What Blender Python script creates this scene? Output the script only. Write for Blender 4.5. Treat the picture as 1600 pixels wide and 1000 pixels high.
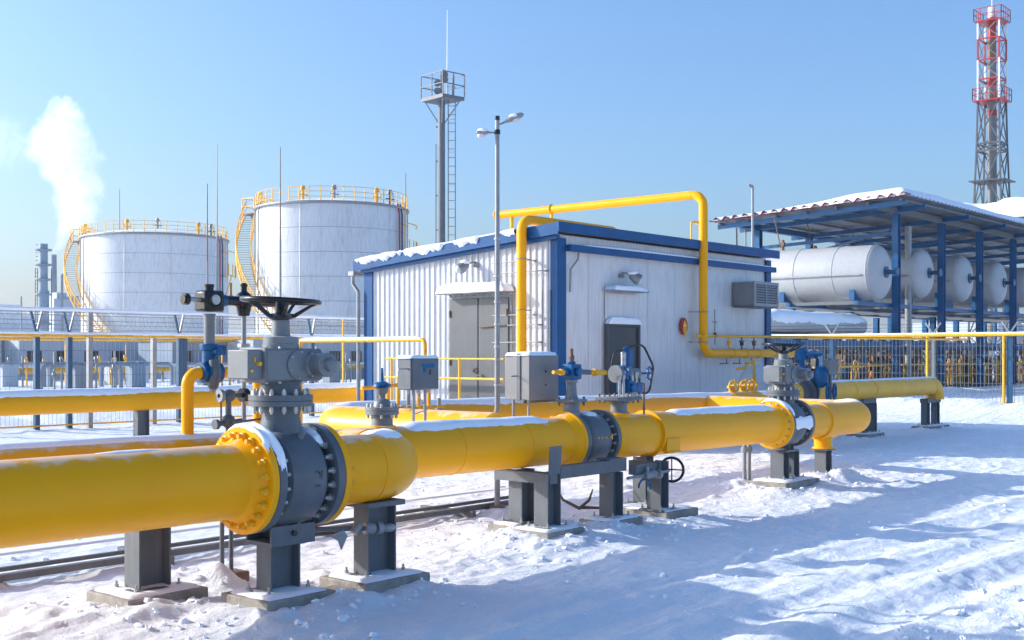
import bpy, math, random
import numpy as np
from mathutils import Vector, Matrix
random.seed(7); rng = np.random.default_rng(7)
sc = bpy.context.scene
for o in list(bpy.data.objects): bpy.data.objects.remove(o)
C = sc.collection
R_ = math.radians
PI = math.pi

# ------------------------------------------------------------------ camera, sky, sun, exposure
EYE = 1.75; F = 1850.0; HZ = 552.0
FU, FV = 0.7563, 0.6541          # viewing direction; world x runs along the pipes, y across them
cam_d = bpy.data.cameras.new('camera'); cam = bpy.data.objects.new('camera', cam_d); C.objects.link(cam)
cam.location = (0, 0, EYE)
cam.rotation_euler = (R_(90), 0, -math.atan2(FU, FV))
cam_d.sensor_width = 36; cam_d.lens = F / 1600 * 36; cam_d.shift_y = (HZ - 500) / 1600
cam_d.clip_start = .1; cam_d.clip_end = 6000
sc.camera = cam
SUN_EL, SUN_AZ = R_(23), math.atan2(-.50, .866)     # azimuth measured from +Y towards +X
W = bpy.data.worlds.new('World'); sc.world = W; W.use_nodes = True
nt = W.node_tree; nt.nodes.clear()
sky = nt.nodes.new('ShaderNodeTexSky'); sky.sky_type = 'NISHITA'; sky.sun_disc = False
sky.sun_elevation = SUN_EL; sky.sun_rotation = SUN_AZ
sky.altitude = 100; sky.air_density = 1.15; sky.dust_density = 3.3; sky.ozone_density = 7.2
bg = nt.nodes.new('ShaderNodeBackground'); bg.inputs[1].default_value = .15
wo = nt.nodes.new('ShaderNodeOutputWorld')
nt.links.new(sky.outputs[0], bg.inputs[0]); nt.links.new(bg.outputs[0], wo.inputs[0])
sl = bpy.data.lights.new('sun', 'SUN'); sl.energy = 3.1; sl.angle = R_(.6); sl.color = (1, .96, .89)
sun = bpy.data.objects.new('sun', sl); C.objects.link(sun)
sd = Vector((math.sin(SUN_AZ)*math.cos(SUN_EL), math.cos(SUN_AZ)*math.cos(SUN_EL), math.sin(SUN_EL)))
sun.rotation_euler = sd.to_track_quat('Z', 'Y').to_euler(); sun.location = sd*60
sc.view_settings.view_transform = 'Standard'; sc.view_settings.look = 'None'
sc.view_settings.exposure = .82; sc.view_settings.gamma = 1; sc.view_settings.use_curve_mapping = False
sc.render.engine = 'CYCLES'; sc.cycles.volume_bounces = 6; sc.cycles.max_bounces = 12; sc.cycles.volume_step_rate = 1.0

# ------------------------------------------------------------------ surveying helpers (bearing px -> place in the yard)
def on_v(px, v):                  # where the bearing of picture column px meets the line y=v
    t = (px-800)/F; Y = v/(FV-FU*t); return Y*(FU+FV*t), Y
def on_u(px, u):
    t = (px-800)/F; Y = u/(FU+FV*t); return Y*(FV-FU*t), Y
def zz(py, Y): return EYE-(py-HZ)*Y/F
def at(px, Y): t = (px-800)/F; return Y*(FU+FV*t), Y*(FV-FU*t)

# ------------------------------------------------------------------ materials
MATS = {}
def mat(name, col, rough=.5, metal=0, var=.12, scale=3.0, bump=.0, bscale=40, dirt=None, dirt_amt=0, dirt_scale=2.0, spec=.5, frost=0, coat=0, streak=0, fine=0):
    m = bpy.data.materials.new(name); m.use_nodes = True; n = m.node_tree; N = n.nodes; L = n.links
    b = N['Principled BSDF']; b.inputs['Metallic'].default_value = metal
    b.inputs['Specular IOR Level'].default_value = spec
    if coat: b.inputs['Coat Weight'].default_value = coat; b.inputs['Coat Roughness'].default_value = .15
    tc = N.new('ShaderNodeTexCoord')
    nz = N.new('ShaderNodeTexNoise'); nz.inputs['Scale'].default_value = scale; nz.inputs['Detail'].default_value = 6
    nz.inputs['Roughness'].default_value = .6
    L.new(tc.outputs['Object'], nz.inputs['Vector'])
    r = N.new('ShaderNodeMapRange'); r.inputs[1].default_value = .3; r.inputs[2].default_value = .7
    L.new(nz.outputs[0], r.inputs[0])
    mx = N.new('ShaderNodeMix'); mx.data_type = 'RGBA'
    c0 = tuple(c*(1-var) for c in col); c1 = tuple(min(1, c*(1+var)) for c in col)
    mx.inputs[6].default_value = (*c0, 1); mx.inputs[7].default_value = (*c1, 1)
    L.new(r.outputs[0], mx.inputs[0]); cur = mx.outputs[2]
    if streak:                      # rain streaks down a wall
        mp = N.new('ShaderNodeMapping'); mp.inputs['Scale'].default_value = (9, 9, .5)
        n3 = N.new('ShaderNodeTexNoise'); n3.inputs['Scale'].default_value = 2.2; n3.inputs['Detail'].default_value = 5
        L.new(tc.outputs['Object'], mp.inputs[0]); L.new(mp.outputs[0], n3.inputs['Vector'])
        r3 = N.new('ShaderNodeMapRange'); r3.inputs[1].default_value = .5; r3.inputs[2].default_value = .8; r3.inputs[4].default_value = streak
        L.new(n3.outputs[0], r3.inputs[0])
        m3 = N.new('ShaderNodeMix'); m3.data_type = 'RGBA'; m3.inputs[7].default_value = (.22, .2, .17, 1)
        L.new(r3.outputs[0], m3.inputs[0]); L.new(cur, m3.inputs[6]); cur = m3.outputs[2]
    if dirt:
        n2 = N.new('ShaderNodeTexNoise'); n2.inputs['Scale'].default_value = dirt_scale; n2.inputs['Detail'].default_value = 10
        n2.inputs['Roughness'].default_value = .7
        L.new(tc.outputs['Object'], n2.inputs['Vector'])
        r2 = N.new('ShaderNodeMapRange'); r2.inputs[1].default_value = .56; r2.inputs[2].default_value = .72; r2.inputs[4].default_value = dirt_amt
        L.new(n2.outputs[0], r2.inputs[0])
        m2 = N.new('ShaderNodeMix'); m2.data_type = 'RGBA'; m2.inputs[7].default_value = (*dirt, 1)
        L.new(r2.outputs[0], m2.inputs[0]); L.new(cur, m2.inputs[6]); cur = m2.outputs[2]
    if frost:                       # rime lying on what faces up
        g = N.new('ShaderNodeNewGeometry'); sx = N.new('ShaderNodeSeparateXYZ'); L.new(g.outputs['Normal'], sx.inputs[0])
        n4 = N.new('ShaderNodeTexNoise'); n4.inputs['Scale'].default_value = 6; n4.inputs['Detail'].default_value = 8; n4.inputs['Roughness'].default_value = .65
        L.new(tc.outputs['Object'], n4.inputs['Vector'])
        ad = N.new('ShaderNodeMath'); ad.operation = 'MULTIPLY_ADD'; ad.inputs[1].default_value = .9; L.new(n4.outputs[0], ad.inputs[0]); L.new(sx.outputs[2], ad.inputs[2])
        r4 = N.new('ShaderNodeMapRange'); r4.inputs[1].default_value = 1.32; r4.inputs[2].default_value = 1.42; r4.inputs[4].default_value = frost
        L.new(ad.outputs[0], r4.inputs[0])
        m4 = N.new('ShaderNodeMix'); m4.data_type = 'RGBA'; m4.inputs[7].default_value = (.82, .84, .87, 1)
        L.new(r4.outputs[0], m4.inputs[0]); L.new(cur, m4.inputs[6]); cur = m4.outputs[2]
    L.new(cur, b.inputs['Base Color'])
    rr = N.new('ShaderNodeMapRange'); rr.inputs[3].default_value = max(.05, rough-.08); rr.inputs[4].default_value = min(1, rough+.1)
    L.new(nz.outputs[0], rr.inputs[0]); L.new(rr.outputs[0], b.inputs['Roughness'])
    if bump:
        nb = N.new('ShaderNodeTexNoise'); nb.inputs['Scale'].default_value = bscale; nb.inputs['Detail'].default_value = 8
        L.new(tc.outputs['Object'], nb.inputs['Vector'])
        bp = N.new('ShaderNodeBump'); bp.inputs['Strength'].default_value = bump; bp.inputs['Distance'].default_value = .02
        L.new(nb.outputs[0], bp.inputs['Height']); L.new(bp.outputs[0], b.inputs['Normal'])
    MATS[name] = m; return m
YEL = mat('yellow_paint', (1.0, .415, .0), .36, var=.05, spec=.22, scale=1.6, dirt=(.75, .36, .01), dirt_amt=.25, dirt_scale=5, bump=.03, bscale=25, frost=.35)
YELD = mat('yellow_rail_paint', (.90, .42, .004), .5, var=.2, scale=8, dirt=(.30, .16, .03), dirt_amt=.6, dirt_scale=9)
YELP = mat('faded_yellow_paint', (1.0, .47, .02), .45, var=.12, scale=2, dirt=(.5, .33, .09), dirt_amt=.5, dirt_scale=5, frost=.6)
GREY = mat('grey_valve_paint', (.10, .118, .138), .42, var=.15, scale=6, dirt=(.10, .085, .07), dirt_amt=.6, dirt_scale=8, bump=.12, bscale=60, frost=.3)
GREYL = mat('light_grey_paint', (.17, .185, .195), .45, var=.12, scale=5, dirt=(.16, .13, .10), dirt_amt=.6, dirt_scale=9, bump=.08, bscale=50, frost=.3)
STEEL = mat('grey_steel_paint', (.115, .13, .145), .55, var=.15, scale=4, dirt=(.12, .09, .07), dirt_amt=.5, dirt_scale=6, bump=.1, bscale=60, streak=.4)
GALV = mat('galvanised_steel', (.27, .28, .29), .5, .3, var=.18, scale=7, dirt=(.2, .18, .16), dirt_amt=.4)
BOLT = mat('bolt_steel', (.42, .42, .41), .38, .6, var=.3, scale=20, dirt=(.14, .08, .05), dirt_amt=.5, dirt_scale=14)
BLACK = mat('black_enamel', (.006, .007, .009), .28, var=.3, scale=9, coat=.25, spec=.3, dirt=(.02, .018, .016), dirt_amt=.5, dirt_scale=7)
RUB = mat('black_rubber', (.02, .02, .022), .6, var=.3)
BLUE = mat('blue_trim_paint', (.001, .070, .215), .4, var=.15, scale=3, dirt=(.02, .07, .18), dirt_amt=.5, dirt_scale=7, spec=.25)
TEAL = mat('petrol_blue_paint', (.006, .075, .16), .4, var=.2, scale=5, dirt=(.05, .05, .05), dirt_amt=.5, dirt_scale=10)
CBLUE = mat('canopy_blue_paint', (.003, .095, .245), .4, var=.2, scale=3, dirt=(.04, .06, .10), dirt_amt=.5, dirt_scale=6)
BVALV = mat('blue_valve_paint', (.003, .09, .24), .35, var=.3, scale=12, dirt=(.06, .08, .09), dirt_amt=.6, dirt_scale=20, frost=.2, spec=.3)
CABM = mat('cabinet_paint', (.215, .22, .222), .5, var=.1, scale=4, dirt=(.2, .18, .16), dirt_amt=.4, dirt_scale=7)
WALL = mat('white_cladding', (.63, .645, .66), .38, var=.06, scale=1.2, dirt=(.48, .46, .42), dirt_amt=.5, dirt_scale=2.5, streak=.35)
DOOR = mat('grey_door_paint', (.10, .108, .115), .4, var=.12, scale=2, dirt=(.13, .11, .09), dirt_amt=.5, dirt_scale=5, bump=.1, bscale=6, streak=.3)
DARK = mat('dark_glass_and_shade', (.012, .018, .03), .3, var=.4, scale=6)
TANKW = mat('white_tank_paint', (.64, .65, .66), .42, var=.05, scale=.3, dirt=(.40, .38, .35), dirt_amt=.4, dirt_scale=.8, streak=.6)
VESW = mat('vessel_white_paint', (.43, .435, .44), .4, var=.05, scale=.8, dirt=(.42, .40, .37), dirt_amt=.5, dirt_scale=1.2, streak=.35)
CONC = mat('concrete', (.30, .275, .24), .85, var=.25, scale=6, dirt=(.14, .12, .10), dirt_amt=.6, dirt_scale=9, bump=.5, bscale=35)
RED = mat('red_paint', (.36, .008, .008), .45, var=.2, scale=2)
GRIM = mat('weathered_steel', (.17, .17, .165), .6, .1, var=.25, scale=1, dirt=(.10, .07, .05), dirt_amt=.6, dirt_scale=2)
LATT = mat('dark_lattice_steel', (.07, .075, .085), .6, .1, var=.2)
WHITE = mat('white_paint', (.72, .73, .74), .45, var=.06)
RUST = mat('rusty_brown_steel', (.20, .12, .08), .7, .2, var=.35, scale=6, dirt=(.35, .33, .3), dirt_amt=.7, dirt_scale=8)
ORAN = mat('orange_paint', (.55, .16, .02), .5, var=.2)
ROOFM = mat('roof_sheet_underside', (.20, .22, .25), .5, .3, var=.2)
GLASS = mat('lamp_diffuser', (.62, .65, .68), .15, var=.05)
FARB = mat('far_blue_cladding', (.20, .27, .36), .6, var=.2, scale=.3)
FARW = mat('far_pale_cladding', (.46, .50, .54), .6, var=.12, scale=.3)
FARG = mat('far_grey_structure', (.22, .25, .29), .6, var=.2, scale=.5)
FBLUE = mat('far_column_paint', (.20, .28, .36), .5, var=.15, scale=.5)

def snow_mat(name, ground=False):
    m = bpy.data.materials.new(name); m.use_nodes = True; n = m.node_tree; N = n.nodes; L = n.links
    b = N['Principled BSDF']; b.inputs['Roughness'].default_value = .65; b.inputs['Specular IOR Level'].default_value = .3
    tc = N.new('ShaderNodeTexCoord')
    b.inputs['Base Color'].default_value = (.90, .93, .97, 1)
    n1 = N.new('ShaderNodeTexNoise'); n1.inputs['Scale'].default_value = 6 if ground else 14; n1.inputs['Detail'].default_value = 12; n1.inputs['Roughness'].default_value = .74 if ground else .62
    L.new(tc.outputs['Object'], n1.inputs['Vector'])
    bp = N.new('ShaderNodeBump'); bp.inputs['Strength'].default_value = (.9 if ground else .4); bp.inputs['Distance'].default_value = .06 if ground else .015
    L.new(n1.outputs[0], bp.inputs['Height'])
    nrm = bp.outputs[0]
    if ground:
        mp = N.new('ShaderNodeMapping'); mp.inputs['Scale'].default_value = (.55, 2.4, 1); L.new(tc.outputs['Object'], mp.inputs[0])
        n3 = N.new('ShaderNodeTexNoise'); n3.inputs['Scale'].default_value = 3.0; n3.inputs['Detail'].default_value = 7; L.new(mp.outputs[0], n3.inputs['Vector'])
        b2 = N.new('ShaderNodeBump'); b2.inputs['Strength'].default_value = .3; b2.inputs['Distance'].default_value = .10
        L.new(n3.outputs[0], b2.inputs['Height']); L.new(bp.outputs[0], b2.inputs['Normal']); nrm = b2.outputs[0]
        v = N.new('ShaderNodeTexNoise'); v.inputs['Scale'].default_value = 22; v.inputs['Detail'].default_value = 6; v.inputs['Roughness'].default_value = .75
        L.new(tc.outputs['Object'], v.inputs['Vector'])
        r = N.new('ShaderNodeMapRange'); r.inputs[1].default_value = .66; r.inputs[2].default_value = .74; r.inputs[4].default_value = .8; L.new(v.outputs[0], r.inputs[0])
        mx = N.new('ShaderNodeMix'); mx.data_type = 'RGBA'; mx.inputs[6].default_value = (.90, .93, .97, 1); mx.inputs[7].default_value = (.33, .31, .30, 1)
        L.new(r.outputs[0], mx.inputs[0])
        # packed, slightly dirty snow on the driven strip
        dn = N.new('ShaderNodeTexNoise'); dn.inputs['Scale'].default_value = 1.1; dn.inputs['Detail'].default_value = 8
        L.new(mp.outputs[0], dn.inputs['Vector'])
        dr = N.new('ShaderNodeMapRange'); dr.inputs[1].default_value = .5; dr.inputs[2].default_value = .75; dr.inputs[4].default_value = .35; L.new(dn.outputs[0], dr.inputs[0])
        m2 = N.new('ShaderNodeMix'); m2.data_type = 'RGBA'; m2.inputs[7].default_value = (.78, .82, .88, 1)
        L.new(dr.outputs[0], m2.inputs[0]); L.new(mx.outputs[2], m2.inputs[6])
        L.new(m2.outputs[2], b.inputs['Base Color'])
    L.new(nrm, b.inputs['Normal'])
    return m
SNOW = snow_mat('snow'); SNOWG = snow_mat('trodden_snow', True)

# ------------------------------------------------------------------ mesh builder
def frame(d):
    d = Vector(d).normalized(); a = Vector((0, 0, 1)) if abs(d.z) < .9 else Vector((1, 0, 0))
    x = a.cross(d).normalized(); y = d.cross(x); return x, y, d
class MB:
    def __init__(s): s.v = []; s.f = []
    def add(s, vs, fs):
        n = len(s.v); s.v.extend([tuple(p) for p in vs]); s.f.extend([tuple(i+n for i in f) for f in fs]); return s
    def box(s, x0, x1, y0, y1, z0, z1):
        return s.add([(x0,y0,z0),(x1,y0,z0),(x1,y1,z0),(x0,y1,z0),(x0,y0,z1),(x1,y0,z1),(x1,y1,z1),(x0,y1,z1)],
                     [(0,3,2,1),(4,5,6,7),(0,1,5,4),(1,2,6,5),(2,3,7,6),(3,0,4,7)])
    def beam(s, a, b, w, h):            # rectangular bar a->b, w sideways, h up
        x, y, d = frame(Vector(b)-Vector(a)); a = Vector(a); b = Vector(b)
        vs = [p + x*(i*w/2) + y*(j*h/2) for p in (a, b) for i, j in ((-1,-1),(1,-1),(1,1),(-1,1))]
        return s.add(vs, [(0,3,2,1),(4,5,6,7),(0,1,5,4),(1,2,6,5),(2,3,7,6),(3,0,4,7)])
    def cyl(s, a, b, r, r2=None, n=16, cap=True):
        r2 = r if r2 is None else r2; x, y, d = frame(Vector(b)-Vector(a)); a = Vector(a); b = Vector(b)
        vs = [a+(x*math.cos(2*PI*i/n)+y*math.sin(2*PI*i/n))*r for i in range(n)]+[b+(x*math.cos(2*PI*i/n)+y*math.sin(2*PI*i/n))*r2 for i in range(n)]
        fs = [(i,(i+1)%n,n+(i+1)%n,n+i) for i in range(n)]
        if cap: fs += [tuple(range(n-1,-1,-1)), tuple(range(n,2*n))]
        return s.add(vs, fs)
    def lathe(s, o, d, prof, n=32, cap=True):
        x, y, d = frame(d); o = Vector(o); vs = []
        for t, r in prof: vs += [o+d*t+(x*math.cos(2*PI*i/n)+y*math.sin(2*PI*i/n))*r for i in range(n)]
        fs = []
        for k in range(len(prof)-1): fs += [(k*n+i,k*n+(i+1)%n,(k+1)*n+(i+1)%n,(k+1)*n+i) for i in range(n)]
        if cap: fs += [tuple(range(n-1,-1,-1)), tuple(range((len(prof)-1)*n, len(prof)*n))]
        return s.add(vs, fs)
    def tube(s, pts, r, n=12, cap=True):
        pts = [Vector(p) for p in pts]; rings = []; vs = []
        t0 = (pts[1]-pts[0]).normalized(); x, y, _ = frame(t0)
        for i, p in enumerate(pts):
            if i == 0: t = t0
            elif i == len(pts)-1: t = (pts[i]-pts[i-1]).normalized()
            else: t = ((pts[i+1]-pts[i]).normalized()+(pts[i]-pts[i-1]).normalized()).normalized()
            x = (x-t*x.dot(t)).normalized(); y = t.cross(x)
            rr = r[i] if isinstance(r, (list, tuple)) else r
            vs += [p+(x*math.cos(2*PI*k/n)+y*math.sin(2*PI*k/n))*rr for k in range(n)]
        fs = []
        for k in range(len(pts)-1): fs += [(k*n+i,k*n+(i+1)%n,(k+1)*n+(i+1)%n,(k+1)*n+i) for i in range(n)]
        if cap: fs += [tuple(range(n-1,-1,-1)), tuple(range((len(pts)-1)*n, len(pts)*n))]
        return s.add(vs, fs)
    def torus(s, c, d, R, r, n=32, m=8, a0=0, a1=2*PI):
        x, y, d = frame(d); c = Vector(c); full = abs(a1-a0-2*PI) < 1e-6; vs = []; k = n if full else n+1
        for i in range(k):
            a = a0+(a1-a0)*i/n; e = x*math.cos(a)+y*math.sin(a)
            vs += [c+e*(R+r*math.cos(2*PI*j/m))+d*(r*math.sin(2*PI*j/m)) for j in range(m)]
        fs = []
        for i in range(n):
            i2 = (i+1) % k
            fs += [(i*m+j,i2*m+j,i2*m+(j+1)%m,i*m+(j+1)%m) for j in range(m)]
        return s.add(vs, fs)
    def ball(s, c, r, n=12, sc_=(1,1,1), m=None):
        m = m or n//2+1; c = Vector(c); vs = [c+Vector((0,0,-r*sc_[2]))]
        for j in range(1, m):
            p = -PI/2+PI*j/m
            vs += [c+Vector((r*math.cos(p)*math.cos(2*PI*i/n)*sc_[0], r*math.cos(p)*math.sin(2*PI*i/n)*sc_[1], r*math.sin(p)*sc_[2])) for i in range(n)]
        vs.append(c+Vector((0,0,r*sc_[2]))); fs = [(0,1+(i+1)%n,1+i) for i in range(n)]
        for j in range(m-2): fs += [(1+j*n+i,1+j*n+(i+1)%n,1+(j+1)*n+(i+1)%n,1+(j+1)*n+i) for i in range(n)]
        e = len(vs)-1; fs += [(1+(m-2)*n+i,1+(m-2)*n+(i+1)%n,e) for i in range(n)]
        return s.add(vs, fs)
    def hbeam(s, x, y, z0, z1, d=.26, w=.16, tf=.014, tw=.01):      # flanges face +-x
        s.box(x-d/2, x-d/2+tf, y-w/2, y+w/2, z0, z1); s.box(x+d/2-tf, x+d/2, y-w/2, y+w/2, z0, z1)
        return s.box(x-d/2+tf, x+d/2-tf, y-tw/2, y+tw/2, z0, z1)
    def hbeam2(s, x, y, z0, z1, d=.2, w=.2, tf=.014, tw=.01):       # flanges face +-y
        s.box(x-w/2, x+w/2, y-d/2, y-d/2+tf, z0, z1); s.box(x-w/2, x+w/2, y+d/2-tf, y+d/2, z0, z1)
        return s.box(x-tw/2, x+tw/2, y-d/2+tf, y+d/2-tf, z0, z1)
    def prism(s, poly, o, ax, ay, an, th):                          # poly in plane (ax, ay), thickness th along an
        o, ax, ay, an = map(Vector, (o, ax, ay, an)); n = len(poly)
        vs = [o+ax*p+ay*q for p, q in poly]+[o+ax*p+ay*q+an*th for p, q in poly]
        return s.add(vs, [tuple(range(n-1,-1,-1)), tuple(range(n,2*n))]+[(i,(i+1)%n,n+(i+1)%n,n+i) for i in range(n)])

WLOC = {}
def wl(o): return WLOC.get(o.name, Vector((0,0,0)))
def finish_mesh(me, sharp=38):
    me.polygons.foreach_set('use_smooth', [True]*len(me.polygons))
    me.set_sharp_from_angle(angle=R_(sharp))
def tag(o, label=None, cat=None, group=None, kind=None):
    if label: o['label'] = label
    if cat: o['category'] = cat
    if group: o['group'] = group
    if kind: o['kind'] = kind
    return o
def build(mb, name, m, parent=None, label=None, cat=None, group=None, kind=None, bevel=0, sharp=38):
    me = bpy.data.meshes.new(name)
    a = np.array(mb.v, dtype=float); lo = a.min(0); hi = a.max(0); c = Vector(((lo[0]+hi[0])/2, (lo[1]+hi[1])/2, lo[2]))
    me.from_pydata((a-np.array(c)).tolist(), [], mb.f); me.validate(); finish_mesh(me, sharp)
    me.materials.append(m); o = bpy.data.objects.new(name, me); C.objects.link(o)
    if parent: o.parent = parent; o.location = c-wl(parent)
    else: o.location = c
    WLOC[o.name] = c
    if bevel:
        b = o.modifiers.new('bevel', 'BEVEL'); b.width = bevel; b.segments = 2; b.limit_method = 'ANGLE'; b.angle_limit = R_(40)
    return tag(o, label, cat, group, kind)
def thing(name, label, cat, loc=(0,0,0), group=None):
    o = bpy.data.objects.new(name, None); C.objects.link(o); o.location = loc; o.empty_display_size = .2
    WLOC[o.name] = Vector(loc); return tag(o, label, cat, group)
def inst(src, parent, wloc, rot=None, name=None):                  # one more piece sharing src's mesh
    o = bpy.data.objects.new(name or src.name.split('.')[0], src.data); C.objects.link(o); o.parent = parent
    o.location = Vector(wloc)-wl(parent)
    if rot: o.rotation_euler = rot
    WLOC[o.name] = Vector(wloc); return o
def copy_tree(o, loc=None, label=None, parent=None):
    c = o.copy(); C.objects.link(c)
    if parent: c.parent = parent
    if loc is not None: c.location = loc
    if label: c['label'] = label
    for ch in list(o.children): copy_tree(ch, None, None, c)
    return c
def seams(t, lst, m, n=56, name='weld_seam'):
    for c, d, R, r in lst:
        mb = MB(); mb.torus(c, d, R, r, n=n, m=6); build(mb, name, m, t)
def proto_mesh(mb, name, m):
    me = bpy.data.meshes.new(name); me.from_pydata([tuple(p) for p in mb.v], [], mb.f); finish_mesh(me); me.materials.append(m); return me
def place_mesh(me, name, parent, wloc, rot=None):
    o = bpy.data.objects.new(name, me); C.objects.link(o); o.parent = parent; o.location = Vector(wloc)-wl(parent)
    if rot: o.rotation_euler = rot
    WLOC[o.name] = Vector(wloc); return o

def fillet(pts, rad, n=10):
    pts = [Vector(p) for p in pts]; out = [pts[0]]
    for i in range(1, len(pts)-1):
        a, b, c = pts[i-1], pts[i], pts[i+1]; d1 = (a-b).normalized(); d2 = (c-b).normalized()
        ang = d1.angle(d2); L = rad/math.tan(ang/2); p1 = b+d1*L; p2 = b+d2*L
        cen = b+(d1+d2).normalized()*(rad/math.sin(ang/2)); e1 = (p1-cen); e2 = (p2-cen); sw = e1.angle(e2)
        for k in range(n+1):
            t = k/n; out.append(cen+(e1*math.sin((1-t)*sw)+e2*math.sin(t*sw))/math.sin(sw))
    out.append(pts[-1]); return out

# value noise used for the shapes of the snow
class VN:
    def __init__(s, seed): s.g = np.random.default_rng(seed).random((256, 256))
    def __call__(s, x, y):
        x = np.asarray(x, float); y = np.asarray(y, float)
        xi = np.floor(x).astype(int); yi = np.floor(y).astype(int); fx = x-xi; fy = y-yi
        fx = fx*fx*(3-2*fx); fy = fy*fy*(3-2*fy); g = s.g
        a = g[xi % 256, yi % 256]; b = g[(xi+1) % 256, yi % 256]; c = g[xi % 256, (yi+1) % 256]; d = g[(xi+1) % 256, (yi+1) % 256]
        return (a*(1-fx)+b*fx)*(1-fy)+(c*(1-fx)+d*fx)*fy
VNS = [VN(i) for i in range(8)]
def fbm(x, y, o=4, k=0):
    s = 0; a = 1; t = 0
    for i in range(o): s = s+a*VNS[(i+k) % 8](x*2**i+i*17.3, y*2**i+i*5.1); t += a; a *= .5
    return s/t

def snow_on_path(pts, Rp, name='snow_cap', parent=None, half=.62, thick=.03, step=.035, gap=.0, seed=0, drip=.5):
    """snow lying along the upper side of a pipe, ragged at the edge"""
    pts = [Vector(p) for p in pts]; P = []; T = []
    for i in range(len(pts)-1):
        L = (pts[i+1]-pts[i]).length; n = max(1, int(L/step))
        for k in range(n): P.append(pts[i].lerp(pts[i+1], k/n)); T.append((pts[i+1]-pts[i]).normalized())
    P.append(pts[-1]); T.append(T[-1]); n = len(P); s = np.arange(n)*step
    eL = half*(1-drip*.5+drip*fbm(s*9, s*0+seed, 4, 1))*(.75+.5*fbm(s*.7, s*0+seed+40, 2, 3))
    eR = half*(1-drip*.5+drip*fbm(s*9, s*0+seed+9.7, 4, 2))*(.75+.5*fbm(s*.7, s*0+seed+70, 2, 4))
    th = thick*(.6+.8*fbm(s*1.5, s*0+seed+3.3, 3, 5)); m = 9; mb = MB(); vs = []
    end = np.minimum(1, np.minimum(np.arange(n), np.arange(n)[::-1])/4.0)
    for i in range(n):
        t = T[i]; side = t.cross(Vector((0,0,1))).normalized(); up = side.cross(t).normalized()
        for j in range(m):
            q = j/(m-1)*2-1; a = q*(eL[i] if q < 0 else eR[i])
            h = th[i]*max(0, 1-abs(q)**2.6)*end[i]+(.001 if abs(q) < 1 else -.004)
            vs.append(P[i]+(side*math.sin(a)+up*math.cos(a))*(Rp+h))
    fs = [(i*m+j, i*m+j+1, (i+1)*m+j+1, (i+1)*m+j) for i in range(n-1) for j in range(m-1)]
    mb.add(vs, [f[::-1] for f in fs]); return build(mb, name, SNOW, parent, sharp=80)
def snow_slab(x0, x1, y0, y1, z, h, name='snow_cap', parent=None, seed=0, n=14, over=.02, jag=.06, sl=(0,0)):
    mb = MB(); vs = []
    X = np.linspace(0, 1, n); 
    for i in range(n):
        for j in range(n):
            a, b = X[i], X[j]
            e = min(a, 1-a, b, 1-b)*2
            jx = (fbm(b*5+seed, a*5+seed+3, 3)-.5)*jag; jy = (fbm(a*5+seed+8, b*5+seed, 3, 2)-.5)*jag
            w = 1 if e < .01 else 0
            x = x0-over+(x1-x0+2*over)*a+jx*w; y = y0-over+(y1-y0+2*over)*b+jy*w
            q = min(1, e*3.2); hh = h*(math.sin(q*PI/2))**.7*(.6+.8*float(fbm(a*3+seed, b*3+seed, 3, 4)))
            if w: hh = -.012
            vs.append((x, y, z+hh+.002+sl[0]*(x-x0)+sl[1]*(y-y0)))
    mb.add(vs, [(i*n+j, (i+1)*n+j, (i+1)*n+j+1, i*n+j+1) for i in range(n-1) for j in range(n-1)])
    return build(mb, name, SNOW, parent, sharp=80)

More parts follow.
